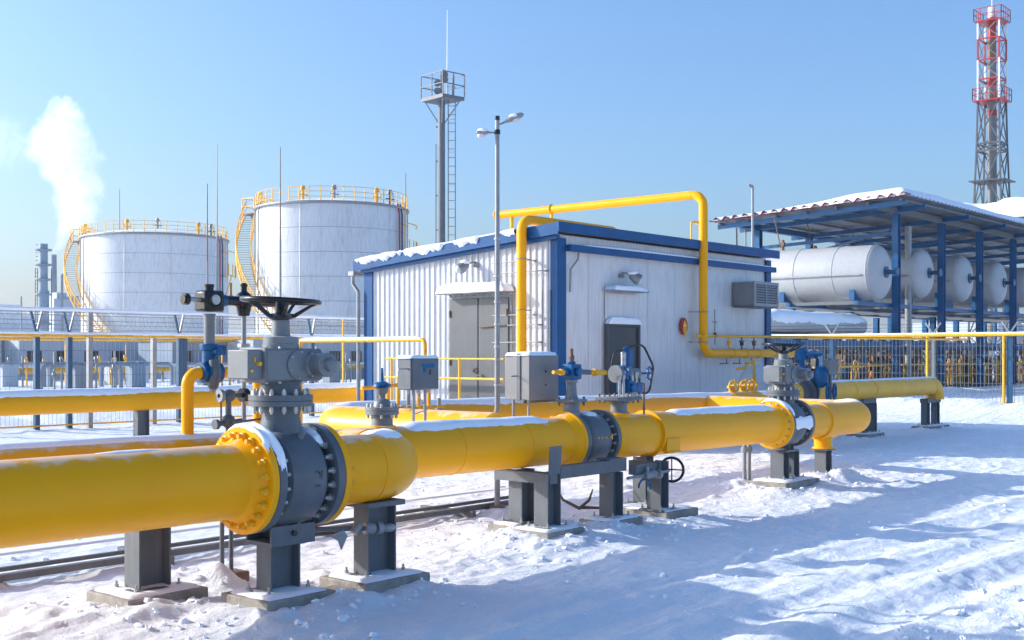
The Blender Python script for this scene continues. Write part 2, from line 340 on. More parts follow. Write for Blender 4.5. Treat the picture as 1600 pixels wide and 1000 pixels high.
# ------------------------------------------------------------------ ground: one sheet of snow
AV, HV, DV = 7.0, 8.0, 10.95          # the lines the front pipe, the header and the rear pipe run on
def zh(u): return .885-.0080*u         # header pipe axis height
def zd(u): return .99-.0115*u         # rear pipe axis height
def axis(lo, a, b, hi, fine, g=1.09):
    c = list(np.arange(a, b, fine)); s = fine; x = b
    while x < hi: c.append(x); s *= g; x += s
    c.append(hi); s = fine; x = a; L = []
    while x > lo: s *= g; x -= s; L.append(max(x, lo))
    return np.array(L[::-1]+c)
FOOT = []                              # places where snow is heaped: filled below
def H(x, y):
    x = np.asarray(x, float); y = np.asarray(y, float); dip = -.10/(1+np.exp((y-16)/1.2))/(1+np.exp((x-30)/1.5))
    h = -.055+.045*(fbm(x*.3, y*.3, 3)-.5)
    # drift and clods
    h += .034*(fbm(x*2.4, y*2.4, 5, 3)-.5)
    h += .014*(fbm(x*.5, y*2.4, 5, 5)-.5)
    h += .020*(fbm(x*7, y*7, 3, 1)-.5)+.06*np.clip(fbm(x*10, y*10, 2, 6)-.62, 0, 1)*np.clip(fbm(x*.6, y*.6, 2, 2)*3-1, 0, 1)
    r1 = np.abs(fbm(x*1.3+9, y*2.6, 4, 6)-.5)*2; h += .02*(1-r1)**6
    clod = np.clip(fbm(x*3.3, y*3.3, 3, 2)-.62, 0, 1)*np.clip(1.6-np.abs(y-8.2)/2.2, .25, 1); h += .17*clod
    # ruts of the driven strip in front of the pipes
    road = np.exp(-((y-3.0)/2.3)**4)
    wob = .18*np.sin(x*.21)+.1*(fbm(x*.3, y*0, 2)-.5)
    berm = np.exp(-((y-2.55-wob)/.35)**2)*np.clip((x-7)/3, 0, 1); h += berm*(.03+.10*fbm(x*3, y*3, 4, 5))
    for c, w, d in ((1.2,.16,.06),(2.0,.13,.045),(3.3,.17,.05),(4.0,.12,.03),(4.75,.18,.045),(5.3,.1,.03)):
        q = (y-c-wob)/w; h += road*(-d*np.exp(-q*q)+.6*d*np.exp(-((np.abs(q)-1.9)/.6)**2))
    h += road*.018*np.sin(x*26+3*np.sin(y*2))*np.exp(-(((y-2.95-wob)/.22)**2))
    # bank of cleared snow by the fences
    bank = np.exp(-((x-37.2)/1.5)**2)*(y < 26); h += bank*(.18+.35*fbm(x*.9, y*.9, 4, 1))
    bank2 = np.exp(-((y-27.5)/1.6)**2); h += bank2*(.10+.5*fbm(x*.8, y*.8, 4, 2))
    h += np.clip((y-30)/30, 0, 1)*(y < 120)*(x < 60)*.5*(fbm(x*.25, y*.25, 4, 2)-.35)
    for fx, fy, a, b, hh in FOOT:
        d = np.sqrt(((x-fx)/a)**2+((y-fy)/b)**2); h += 1.25*hh*np.exp(-np.clip(d, 0, 9)**2)*(.25+1.4*fbm(x*4, y*4, 4, 4))
    return h+dip
bases = []                             # (x, y) of every footing, heaped with snow
def heap(x, y, a=.5, b=.45, h=.07): FOOT.append((x, y, a, b, h))

# ------------------------------------------------------------------ H-section supports on concrete footings
nutm = MB(); nutm.cyl((0,0,0), (0,0,.022), .017, n=6).cyl((0,0,.022), (0,0,.05), .009, n=8); ANCH = proto_mesh(nutm, 'anchor_bolt', BOLT)
LOW = -.10                             # the trodden yard lies a little lower than the datum
def footing(x, y, sx, sy, h, label, seed=0, group='concrete footings under the pipe supports', ang=0):
    h += LOW
    t = thing('concrete_footing', label, 'footing', (x, y, 0), group)
    mb = MB(); mb.box(x-sx/2, x+sx/2, y-sy/2, y+sy/2, -.35, h); build(mb, 'block', CONC, t, bevel=.012)
    snow_slab(x-sx/2, x+sx/2, y-sy/2, y+sy/2, h, .022, 'snow_cover', t, seed=seed*3.1+1, over=-.02, jag=.05)
    heap(x-sx*.62, y-.05, .32, .38, .07); heap(x+sx*.1, y-sy*.75, .55, .22, .055)
    return t
def support(x, y, top, h, label, d=.26, w=.17, group='grey steel pipe supports', saddle=None, two=None, flip=False):
    h += LOW
    t = thing('pipe_support', label, 'pipe support', (x, y, h), group)
    cols = [(x, y)] if not two else two
    for cx, cy in cols:
        mb = MB(); (mb.hbeam2 if flip else mb.hbeam)(cx, cy, h+.02, top, d, w); build(mb, 'column', STEEL, t)
        mb = MB(); mb.box(cx-d/2-.07, cx+d/2+.07, cy-w/2-.06, cy+w/2+.06, h+.003, h+.021); build(mb, 'base_plate', STEEL, t)
        for sx in (-1, 1):
            for sy in (-1, 1): place_mesh(ANCH, 'anchor_bolt', t, (cx+sx*(d/2+.045), cy+sy*(w/2+.035), h+.02))
    return t
def cap_plate(t, x0, x1, y0, y1, z0, z1, name='saddle', m=None):
    mb = MB(); mb.box(x0, x1, y0, y1, z0, z1); return build(mb, name, m or STEEL, t, bevel=.003)

# ------------------------------------------------------------------ bolts and flanges
def bolt_proto(name, m, rad, studm=None):
    mb = MB(); mb.cyl((0,0,0), (.026,0,0), rad*1.08, n=6); mb.cyl((.026,0,0), (.030,0,0), rad*.95, rad*.75, n=12); mb.cyl((.03,0,0), (.062,0,0), rad*.62, n=10)
    return proto_mesh(mb, name, m)
NUT_Y = bolt_proto('nut', YELD, .027); BOLT_G = bolt_proto('bolt', BOLT, .026)
def ring_of(me, name, parent, u, v, z, Rb, n, sgn, ph=0):
    for k in range(n):
        a = 2*PI*(k+ph)/n; o = place_mesh(me, name, parent, (u, v+Rb*math.cos(a), z+Rb*math.sin(a)))
        o.rotation_euler = (a+k*.7, 0, 0) if sgn > 0 else (-a-k*.7, 0, PI)
def ring_joined(mb, u, v, z, Rb, n, sgn, rad=.02, L=.05):
    for k in range(n):
        a = 2*PI*(k+.5)/n; y = v+Rb*math.cos(a); zc = z+Rb*math.sin(a)
        mb.cyl((u, y, zc), (u+sgn*.024, y, zc), rad, n=6); mb.cyl((u+sgn*.024, y, zc), (u+sgn*L, y, zc), rad*.6, n=6)
def weld_flange(mb, u, v, z, Rp, Rf, sgn, th=.055):     # face at u, hub tapering back to the pipe on side sgn
    p = [(0, Rp-.03), (0, Rf-.004), (.004, Rf), (th-.004, Rf), (th, Rf-.004), (th, Rp+.055), (th+.02, Rp+.042), (th+.08, Rp+.012), (th+.10, Rp)]
    mb.lathe((u, v, z), (sgn, 0, 0), p, n=72, cap=False)

# ------------------------------------------------------------------ the front pipe (yellow, nearest)
ZA = .84; RA = .265; RF = .385
VU = 5.487; L2 = .3025
t = thing('gas_pipe', 'thickest nearest yellow gas pipe running in from the left edge to the big front valve', 'pipe', (0, AV, ZA-RA))
mb = MB(); mb.cyl((-3, AV, ZA), (VU-L2-.13, AV, ZA), RA, n=72, cap=True); build(mb, 'pipe', YEL, t)
mb = MB(); weld_flange(mb, VU-L2-.003, AV, ZA, RA, RF, -1); build(mb, 'flange', YEL, t)
mb = MB(); mb.torus((VU-L2-.125, AV, ZA), (1,0,0), RA, .006, n=72, m=6); build(mb, 'weld_seam', YEL, t)
ring_of(NUT_Y, 'nut', t, VU-L2-.058, AV, ZA, .325, 20, -1, .5)
def arc_snow(name, parent, u0, u1, v, z, R, a0, a1, th=.02, seed=0, n=26, m=6):   # snow on a flange rim; angles from straight up, minus = towards camera side
    mb = MB(); vs = []
    for i in range(n+1):
        q = i/n; a = a0+(a1-a0)*q
        for j in range(m+1):
            p = j/m; e = min(1, 4*min(p, 1-p))*min(1, 5*min(q, 1-q))
            jj = 0 if 0 < j < m else (float(fbm(q*9+seed, j+seed, 3))-.5)*.03
            if i in (0, 1, n-1, n): a = a0+(a1-a0)*q+(float(fbm(p*7+seed, i, 3, 4))-.5)*.35
            else: a = a0+(a1-a0)*q
            h = th*e*(.5+float(fbm(q*6+seed, p*2, 3, 2)))-(.006 if e == 0 else -.001)
            vs.append((u0+(u1-u0)*p+jj, v+math.sin(a)*(R+h), z+math.cos(a)*(R+h)))
    mb.add(vs, [(i*(m+1)+j, i*(m+1)+j+1, (i+1)*(m+1)+j+1, (i+1)*(m+1)+j) for i in range(n) for j in range(m)])
    return build(mb, name, SNOW, parent, sharp=80)
arc_snow('snow_patch', t, VU-L2-.058, VU-L2-.004, AV, ZA, RF, -.95, .5, .02, 3)
# light crust on the pipe's crown
snow_on_path([(2.2, AV, ZA), (2.9, AV, ZA)], RA, 'snow_patch', t, half=.22, thick=.010, seed=4, drip=.9)
snow_on_path([(4.0, AV, ZA), (4.5, AV, ZA)], RA, 'snow_patch', t, half=.16, thick=.008, seed=9, drip=.9)

# ------------------------------------------------------------------ big valves with gearbox and handwheel
def big_valve(u, v, z, rf, lab, zgb, hgb, zwh, group='big grey ball valves on the header', n_b=20, singles=True, wheel=.28, rp=.25, ws=1.0):
    t = thing('ball_valve', lab, 'valve', (u, v, z-rf), group)
    L = L2; rb = rf-.03
    mb = MB()
    mb.lathe((u-L, v, z), (1,0,0), [(0, rf-.004), (.004, rf), (.064, rf), (.068, rf-.004), (.068, rb-.085), (.10, rb-.09), (.135, rb-.03), (.15, rb-.01), (.19, rb), (L, rb+.004),
        (2*L-.19, rb), (2*L-.15, rb-.01), (2*L-.135, rb-.03), (2*L-.10, rb-.09), (2*L-.068, rb-.085), (2*L-.068, rf-.004), (2*L-.064, rf), (2*L-.004, rf), (2*L, rf-.004)], n=72)
    body = build(mb, 'body', GREY, t)
    seams(t, [((u+s_*L, v, z), (1,0,0), rf-.012, .010) for s_ in (-1, 1)], RUB, 64, 'gasket')
    if singles:
        ring_of(BOLT_G, 'bolt', t, u-L+.067, v, z, rf-.06, n_b, 1, .5); ring_of(BOLT_G, 'bolt', t, u+L-.067, v, z, rf-.06, n_b, -1, .5)
    else:
        mb = MB(); ring_joined(mb, u-L+.067, v, z, rf-.055, n_b, 1); ring_joined(mb, u+L-.067, v, z, rf-.055, n_b, -1); build(mb, 'bolts', BOLT, t, kind='stuff')
    # neck and bonnet flanges
    zb = zgb-.185; r1 = .14; r2 = .235
    mb = MB(); mb.lathe((u, v, z+.2), (0,0,1), [(0, r1+.02), (rf-.2, r1+.012), (rf-.15, r1), (zb-z-.2, r1), (zb-z-.195, r2), (zb-z-.16, r2), (zb-z-.158, r2-.01), (zb-z-.155, r2-.01), (zb-z-.153, r2), (zb-z-.115, r2), (zb-z-.113, r1+.02),
         (zgb-z-.23, r1+.005), (zgb-z-.2, r1+.02)], n=48); build(mb, 'bonnet', GREY, t)
    mb = MB()
    for k in range(14):
        a = 2*PI*(k+.3)/14; x = u+.2*math.cos(a); y = v+.2*math.sin(a)
        mb.cyl((x, y, zb-.035), (x, y, zb+.0), .017, n=6); mb.cyl((x, y, zb+.085), (x, y, zb+.115), .017, n=6); mb.cyl((x, y, zb-.05), (x, y, zb+.13), .010, n=6)
    build(mb, 'bonnet_bolts', BOLT, t, kind='stuff')
    # gearbox
    g = MB(); zc = zgb+hgb/2
    g.box(u-.25*ws, u+.27*ws, v-.15, v+.14, zgb, zgb+hgb); gb = build(g, 'gearbox', GREYL, t, bevel=.018)
    g = MB(); g.box(u-.385*ws, u-.257*ws, v-.125, v+.12, zgb-.0+.02, zgb+hgb-.01); g.box(u-.262*ws, u-.245*ws, v-.16, v+.15, zgb-.008, zgb+hgb+.008); build(g, 'end_housing', GREYL, gb, bevel=.01)
    g = MB(); g.lathe((u+.05*ws, v-.148, zc), (0,-1,0), [(0, hgb*.46), (.012, hgb*.46), (.018, hgb*.43), (.022, 0.001)], n=28); build(g, 'inspection_cover', GREYL, gb)
    g = MB(); xm = u+.20*ws; g.lathe((xm, v-.148, zc), (0,-1,0), [(0, .105), (.02, .105), (.03, .085), (.11, .082), (.115, .09), (.15, .09), (.16, .05), (.20, .046), (.21, .03)], n=28); build(g, 'drive_housing', GREYL, gb)
    g = MB()
    for k in range(6):
        a = 2*PI*k/6; g.cyl((xm+.094*math.cos(a), v-.165, zc+.094*math.sin(a)), (xm+.094*math.cos(a), v-.18, zc+.094*math.sin(a)), .009, n=6)
        g.cyl((u+.05*ws+.095*math.cos(a+.4), v-.158, zc+.095*math.sin(a+.4)), (u+.05*ws+.095*math.cos(a+.4), v-.172, zc+.095*math.sin(a+.4)), .008, n=6)
    for x in (-.22, -.1, .1, .24): g.cyl((u+x*ws, v-.12, zgb+hgb), (u+x*ws, v-.12, zgb+hgb+.014), .012, n=6); g.cyl((u+x*ws, v-.12, zgb-.014), (u+x*ws, v-.12, zgb+.0), .012, n=6)
    build(g, 'cover_bolts', BOLT, gb, kind='stuff')
    g = MB(); g.box(u-.335*ws, u-.325*ws, v-.132, v-.125, zc+.02, zc+.055); g.cyl((u-.30*ws, v-.125, zc+.01), (u-.30*ws, v-.155, zc+.01), .016, n=8); g.cyl((u-.36*ws, v-.125, zc-.04), (u-.36*ws, v-.145, zc-.04), .010, n=8)
    build(g, 'grease_fitting', YELD, gb)
    # stem column
    z0 = zgb+hgb; hs = zwh-z0
    g = MB(); g.lathe((u, v, z0-.003), (0,0,1), [(0, .135), (.035, .135), (.04, .128), (.085, .128), (.088, .118), (.095, .07), (hs*.62, .064), (hs*.66, .05)], n=36); build(g, 'stem_column', GREYL, t)
    # handwheel
    g = MB(); g.lathe((u, v, zwh-hs*.38), (0,0,1), [(0, .07), (.004, .085), (.035, .088), (.042, .07), (.05, .045), (hs*.38+.01, .038), (hs*.38+.02, .02)], n=28); hw = build(g, 'handwheel_hub', BLACK, t)
    g = MB(); g.torus((u, v, zwh+.012), (.03, -.035, 1), wheel, .0195, n=64, m=10); build(g, 'rim', BLACK, hw)
    for k in range(5):
        a = 2*PI*k/5+.5; e = Vector((math.cos(a), math.sin(a), 0)); zt = -.03*e.x+.035*e.y
        pts = [Vector((u, v, zwh-hs*.38+.03))+e*.05, Vector((u, v, zwh-hs*.38+.03))+e*.10, Vector((u, v, zwh-.02+zt*.15))+e*(wheel*.78), Vector((u, v, zwh+.012+zt*wheel))+e*wheel]
        g = MB(); g.tube(pts, [.019, .016, .012, .012], n=8); build(g, 'spoke', BLACK, hw)
    return t
vt = big_valve(VU, AV, ZA, RF, 'largest grey ball valve with black handwheel in the foreground, bolted between yellow flanges', 1.545, .24, 2.125)
# foot bracket of the front valve
mb = MB(); mb.box(VU-.20, VU+.20, AV-.15, AV+.15, .355, .385); mb.box(VU-.20, VU+.20, AV-.15, AV-.135, .385, .50); mb.box(VU-.20, VU+.20, AV+.135, AV+.15, .385, .50)
mb.box(VU-.06, VU-.045, AV-.134, AV+.134, .386, .51); mb.box(VU+.045, VU+.06, AV-.134, AV+.134, .386, .51); build(mb, 'foot_bracket', GREY, vt)
mb = MB(); mb.cyl((VU, AV-.15, .44), (VU, AV-.17, .44), .022, n=6); build(mb, 'foot_bolt', BLACK, vt)
arc_snow('snow_patch', vt, VU-L2+.002, VU-L2+.075, AV, ZA, RF, -1.35, .2, .025, 7)
arc_snow('snow_patch', vt, VU+L2-.16, VU+L2-.07, AV, ZA, RF-.05, -.75, .1, .03, 11)

mb = MB(); yb = AV-(RF-.03)+.002
mb.torus((VU+.05, yb, ZA+.03), (0,1,0), .030, .005, n=16, m=6, a0=.6, a1=3.9); mb.torus((VU+.06, yb, ZA+.03), (0,1,0), .016, .004, n=12, m=6, a0=.4, a1=4.2); mb.beam((VU+.09, yb, ZA+.0), (VU+.10, yb, ZA+.06), .008, .010)
build(mb, 'cast_emblem', LATT, vt)
mb = MB(); mb.box(VU+.03, VU+.08, yb-.004, yb+.004, ZA-.055, ZA-.035); build(mb, 'name_plate', LATT, vt)
mb = MB(); mb.cyl((VU+.02, AV-.19, ZA+.285), (VU+.02, AV-.24, ZA+.34), .022, n=6); build(mb, 'vent_plug', BOLT, vt)

# ------------------------------------------------------------------ spool behind the valve: flange, pipe, bend into the header
UE = on_v(657, 7.17)[0]-.265
t = thing('pipe_bend', 'yellow pipe bend turning from the big front valve back into the header', 'pipe', (VU+.6, AV, ZA-RA))
mb = MB(); weld_flange(mb, VU+L2+.003, AV, ZA, RA, RF, 1); build(mb, 'flange', YEL, t)
path = fillet([(VU+L2+.10, AV, ZA), (UE, AV, ZA), (UE, HV-.2, ZA-.01)], .52, 16)
mb = MB(); mb.tube(path, RA, n=64); build(mb, 'pipe', YEL, t)
seams(t, [(path[1], (1,0,0), RA, .006), (path[-2], (0,1,0), RA, .006)], YEL, 64)
ring_of(NUT_Y, 'nut', t, VU+L2+.058, AV, ZA, .325, 20, 1, .5)
snow_on_path(path[3:-2], RA, 'snow_cap', t, half=.50, thick=.02, seed=21, drip=.9)
snow_on_path([(VU+L2+.35, AV+.03, ZA), (path[1].x, AV+.03, ZA)], RA, 'snow_patch', t, half=.25, thick=.01, seed=29, drip=.9)

# ------------------------------------------------------------------ header pipe, left part and middle part
U2 = 10.45; U3 = 15.08; RH = .25; RF2 = .315; RF3 = .335
def hp(u, dz=0): return (u, HV, zh(u)+dz)
t = thing('header_pipe', 'long snow-topped yellow header pipe behind the front pipe, ending at the second valve', 'pipe', (2, HV, zh(2)-RH))
mb = MB(); mb.cyl(hp(-2), hp(U2-L2-.10), RH, n=56); build(mb, 'pipe', YEL, t)
mb = MB(); weld_flange(mb, U2-L2-.003, HV, zh(U2), RH, RF2, -1, .045); build(mb, 'flange', YEL, t)
seams(t, [(hp(u), (1,0,0), RH, .006) for u in (1.2, 8.3, U2-L2-.12, 9.3)], YEL)
mb = MB(); ring_joined(mb, U2-L2-.05, HV, zh(U2), RF2-.045, 18, -1, .018, .03); build(mb, 'nuts', YELD, t, kind='stuff')
snow_on_path([hp(-1), hp(6.7)], RH, 'snow_cap', t, half=.36, thick=.024, seed=1)
snow_on_path([hp(7.65), hp(9.7)], RH, 'snow_cap', t, half=.60, thick=.035, seed=2)

# second valve (no handwheel): two spindle stacks
v2 = thing('ball_valve', 'middle grey ball valve in the header with blue topped spindle', 'valve', (U2, HV, zh(U2)-RF2), 'big grey ball valves on the header')
L = L2; rf = RF2; rb = rf-.02; z = zh(U2)
mb = MB(); mb.lathe((U2-L, HV, z), (1,0,0), [(0, rf-.004), (.004, rf), (.05, rf), (.054, rf-.004), (.054, rb-.07), (.10, rb-.06), (.14, rb-.01), (.18, rb), (2*L-.18, rb), (2*L-.14, rb-.01), (2*L-.10, rb-.06), (2*L-.054, rb-.07), (2*L-.054, rf-.004), (2*L-.05, rf), (2*L-.004, rf), (2*L, rf-.004)], n=64); build(mb, 'body', GREY, v2)
mb = MB(); ring_joined(mb, U2-L+.054, HV, z, rf-.045, 18, 1, .018); ring_joined(mb, U2+L-.054, HV, z, rf-.045, 18, -1, .018); build(mb, 'bolts', BOLT, v2, kind='stuff')
us = on_v(893, HV)[0]
mb = MB(); mb.lathe((us, HV, z+.2), (0,0,1), [(0, .10), (.16, .088), (.20, .085), (.205, .125), (.235, .125), (.238, .08), (.30, .06), (.42, .05), (.43, .07), (.46, .07), (.47, .05), (.50, .05)], n=28); build(mb, 'bonnet', GREYL, v2)
mb = MB(); mb.box(us-.125, us+.125, HV-.12, HV+.12, z+.415, z+.445)
for sx in (-1, 1):
    for sy in (-1, 1): mb.cyl((us+sx*.1, HV+sy*.095, z+.375), (us+sx*.1, HV+sy*.095, z+.475), .014, n=6)
build(mb, 'bonnet_flange', GREY, v2, bevel=.004)
mb = MB(); mb.box(us-.085, us+.085, HV-.08, HV+.08, z+.66, z+.83); mb.cyl((us, HV-.08, z+.745), (us, HV-.12, z+.745), .05, n=14); mb.cyl((us-.085, HV, z+.745), (us-.15, HV, z+.745), .045, n=14); mb.cyl((us, HV, z+.83), (us, HV, z+.86), .05, n=14); bl = build(mb, 'spindle_head', BVALV, v2, bevel=.015)
mb = MB(); mb.cyl((us, HV, z+.86), (us, HV, z+.90), .03, n=12); mb.ball((us, HV, z+.905), .033, 12); mb.cyl((us, HV, z+.92), (us, HV, z+1.0), .018, .022, n=10); build(mb, 'position_indicator', RUST, bl)
mb = MB(); mb.cyl((us-.15, HV, z+.745), (us-.20, HV, z+.745), .035, n=12); mb.cyl((us-.20, HV, z+.745), (us-.32, HV, z+.745), .022, n=10); build(mb, 'coupling', YELD, v2)
mb = MB(); mb.cyl((us+.085, HV, z+.745), (us+.14, HV, z+.745), .052, n=12); mb.cyl((us+.14, HV, z+.745), (us+.33, HV, z+.735), .03, n=10); build(mb, 'drive_shaft', GREY, v2)
mb = MB(); mb.cyl((us+.33, HV, z+.735), (us+.62, HV, z+.73), .03, n=10); mb.cyl((us+.40, HV, z+.734), (us+.45, HV, z+.733), .042, n=12); build(mb, 'drive_shaft', YELD, v2)
mb = MB()
for k, dx in enumerate((-.12, -.05, .02, .10, .13)): mb.box(U2+dx, U2+dx+(.03 if k < 3 else .025), HV-rb-.006, HV-rb+.03, zh(U2)+.02-(.02 if k == 4 else 0), zh(U2)+.034+(.02 if k == 4 else 0))
build(mb, 'paint_marks', YELD, v2, kind='stuff')
arc_snow('snow_patch', v2, U2-.1, U2+.12, HV, z, rb, -.5, .3, .015, 17)

# spool from the second valve to the third, with the gas-over-oil actuator on top
t = thing('header_pipe', 'yellow header pipe between the middle valve and the far valve, with a raised band', 'pipe', (12.5, HV, zh(12.5)-RH))
mb = MB(); mb.cyl(hp(U2+L2+.10), hp(U3-L2-.10), RH, n=56); build(mb, 'pipe', YEL, t)
mb = MB(); weld_flange(mb, U2+L2+.003, HV, zh(U2), RH, RF2, 1, .045); build(mb, 'flange', YEL, t)
mb = MB(); weld_flange(mb, U3-L2-.003, HV, zh(U3), RH, RF3, -1, .045); build(mb, 'flange', YEL, t)
ub = on_v(1022, HV)[0]
mb = MB(); mb.lathe(hp(ub-.17), (1,0,0), [(0, RH+.001), (.005, RH+.012), (.33, RH+.012), (.335, RH+.001)], n=56, cap=False)
mb.lathe(hp(ub-.17), (1,0,0), [(-.02, RH), (-.018, RH+.035), (.012, RH+.035), (.014, RH)], n=56, cap=False); build(mb, 'collar', YEL, t)
mb = MB(); mb.box(ub-.14, ub+.14, HV-RH-.05, HV-RH+.02, zh(ub)-.22, zh(ub)-.20); mb.box(ub-.14, ub+.14, HV-RH-.03, HV-RH+.05, zh(ub)-.20, zh(ub)-.05); build(mb, 'clamp_lug', YEL, t)
mb = MB(); ring_joined(mb, U3-L2-.05, HV, zh(U3), RF3-.05, 18, -1, .02, .04); ring_joined(mb, U2+L2+.05, HV, zh(U2), RF2-.045, 18, 1, .018, .03); build(mb, 'nuts', BOLT, t, kind='stuff')
snow_on_path([hp(ub+.3), hp(U3-L2-.16)], RH, 'snow_cap', t, half=.62, thick=.035, seed=5)
arc_snow('snow_patch', t, U3-L2-.055, U3-L2-.004, HV, zh(U3), RF3, -.9, .5, .022, 5)

# actuator on the header
ua = on_v(967, HV)[0]; z = zh(ua); Y = on_v(967, HV)[1]
t = thing('valve_actuator', 'cluster of blue and grey actuator fittings with a looped black hose on the header', 'actuator', (ua, HV, z+RH))
mb = MB(); mb.lathe((ua, HV, z+.2), (0,0,1), [(0, .12), (.08, .12), (.085, .10), (.19, .095), (.2, .17), (.215, .17)], n=28); build(mb, 'stub', GREYL, t)
mb = MB(); mb.lathe((ua, HV, z+.22), (0,0,1), [(0, .135), (.04, .135), (.05, .12), (.055, .1)], n=28); build(mb, 'weld_collar', YEL, t)
mb = MB(); mb.box(ua-.24, ua+.24, HV-.16, HV+.16, z+.415, z+.455)
for i in range(5):
    for sy in (-1, 1): mb.cyl((ua-.2+i*.1, HV+sy*.13, z+.38), (ua-.2+i*.1, HV+sy*.13, z+.49), .013, n=6)
build(mb, 'mounting_plate', GREY, t, bevel=.004)
mb = MB(); mb.cyl((ua-.16, HV-.08, z+.72), (ua+.1, HV-.08, z+.72), .085, n=18); mb.cyl((ua-.19, HV-.08, z+.72), (ua-.16, HV-.08, z+.72), .1, n=18); mb.cyl((ua+.1, HV-.08, z+.72), (ua+.26, HV-.08, z+.72), .06, n=18); build(mb, 'cylinder', GREYL, t)
mb = MB(); mb.cyl((ua-.10, HV-.08, z+.72), (ua+.0, HV-.08, z+.72), .098, n=18); mb.box(ua-.08, ua+.04, HV-.2, HV-.02, z+.5, z+.66); mb.box(ua+.09, ua+.22, HV-.19, HV-.05, z+.5, z+.62); mb.cyl((ua-.02, HV-.2, z+.56), (ua-.02, HV-.24, z+.56), .05, n=14); build(mb, 'valve_block', BVALV, t, bevel=.012)
mb = MB(); mb.cyl((ua+.12, HV-.02, z+.78), (ua+.12, HV-.02, z+.98), .055, n=16); mb.ball((ua+.12, HV-.02, z+.98), .055, 14); mb.box(ua+.17, ua+.23, HV-.05, HV+.01, z+.68, z+1.0); build(mb, 'accumulator', BVALV, t)
mb = MB()
rr = random.Random(3)
for k in range(9):
    x = ua-.2+.05*k; y = HV-.14-.05*rr.random(); z0 = z+.46; z1 = z+.55+.22*rr.random()
    mb.cyl((x, y, z0), (x, y, z1), .012+.008*rr.random(), n=8); mb.cyl((x, y, z1-.02), (x, y, z1+.02), .026, n=6)
mb.cyl((ua+.02, HV-.05, z+.8), (ua+.02, HV-.05, z+.94), .03, n=10); mb.ball((ua+.02, HV-.05, z+.95), .035, 10)
build(mb, 'fittings', BOLT, t, kind='stuff')
mb = MB(); mb.tube(fillet([(ua+.1, HV-.06, z+1.03), (ua+.34, HV-.1, z+1.06), (ua+.50, HV-.14, z+.80), (ua+.38, HV-.16, z+.48), (ua+.16, HV-.16, z+.50)], .12, 8), .013, n=8); build(mb, 'hose', RUB, t)
mb = MB(); mb.tube(fillet([(ua-.12, HV+.02, z+.8), (ua-.12, HV-.02, z+.98), (ua+.06, HV-.02, z+.99)], .08, 8), .011, n=8); build(mb, 'hose', RUB, t)
mb = MB(); mb.torus((ua+.42, HV-.14, z+.72), (.3,-1,0), .075, .010, n=24, m=6)
for k in range(3): mb.cyl((ua+.42, HV-.14, z+.72), (ua+.42+.07*math.cos(k*2.1), HV-.12, z+.72+.07*math.sin(k*2.1)), .007, n=6)
mb.cyl((ua+.26, HV-.08, z+.72), (ua+.43, HV-.14, z+.72), .014, n=8); build(mb, 'small_handwheel', BVALV, t)
mb = MB(); mb.cyl((ua+.36, HV-.1, z+.24), (ua+.36, HV-.1, z+.60), .014, n=8); mb.cyl((ua+.36, HV-.1, z+.60), (ua+.14, HV-.1, z+.60), .010, n=6); build(mb, 'impulse_tube', RUST, t)

# third valve
z3 = zh(U3)
v3 = big_valve(U3, HV, z3, RF3, 'far grey ball valve with handwheel at the right end of the header', z3+.57, .24, z3+1.09, singles=False, n_b=18, wheel=.285, ws=.9)
mb = MB(); mb.box(U3-.2, U3+.2, HV-.14, HV+.14, z3-RF3-.055, z3-RF3-.03); mb.box(U3-.06, U3-.045, HV-.13, HV+.13, z3-RF3-.03, z3-RF3+.05); mb.box(U3+.045, U3+.06, HV-.13, HV+.13, z3-RF3-.03, z3-RF3+.05); build(mb, 'foot_bracket', GREY, v3)
arc_snow('snow_band', v3, U3-.29, U3+.27, HV, z3, RF3-.0, -1.75, -1.25, .016, 31)
arc_snow('snow_patch', v3, U3-L2+.002, U3-L2+.07, HV, z3, RF3, -1.2, .3, .02, 33)

# end of the header: flange, tee with a downcomer, bend to the rear line
UT = on_v(1296, HV-.1)[0]; UEN = on_v(1333, HV+.3)[0]-.26
t = thing('header_end', 'yellow header end beyond the far valve with a short leg down to its stool', 'pipe', (UT, HV, .3))
zt = zh(UT)
mb = MB(); weld_flange(mb, U3+L2+.003, HV, z3, RH, RF3, 1, .045); build(mb, 'flange', YEL, t)
pth = fillet([(U3+L2+.1, HV, z3), (UEN, HV, zt), (UEN, DV-.0, zt+.02)], .45, 14)
mb = MB(); mb.tube(pth, RH, n=56); build(mb, 'pipe', YEL, t)
mb = MB(); mb.lathe((UT-.22, HV, zt), (1,0,0), [(0, RH+.001), (.01, RH+.022), (.44, RH+.022), (.45, RH+.001)], n=56, cap=False); mb.torus((UT+.26, HV, zt), (1,0,0), RH, .006, n=56, m=6)
build(mb, 'reinforcing_sleeve', YEL, t)
mb = MB(); mb.lathe((UT, HV, .335), (0,0,1), [(0, .135), (.005, .165), (.02, .165), (.022, .132), (.25, .132), (.32, .15)], n=36); build(mb, 'down_leg', YEL, t)
mb = MB(); ring_joined(mb, U3+L2+.05, HV, z3, RF3-.05, 18, 1, .018, .03); build(mb, 'nuts', BOLT, t, kind='stuff')
snow_on_path(pth[4:-1], RH, 'snow_cap', t, half=.6, thick=.03, seed=51)
heap(UT, HV-.2, .5, .4, .08)

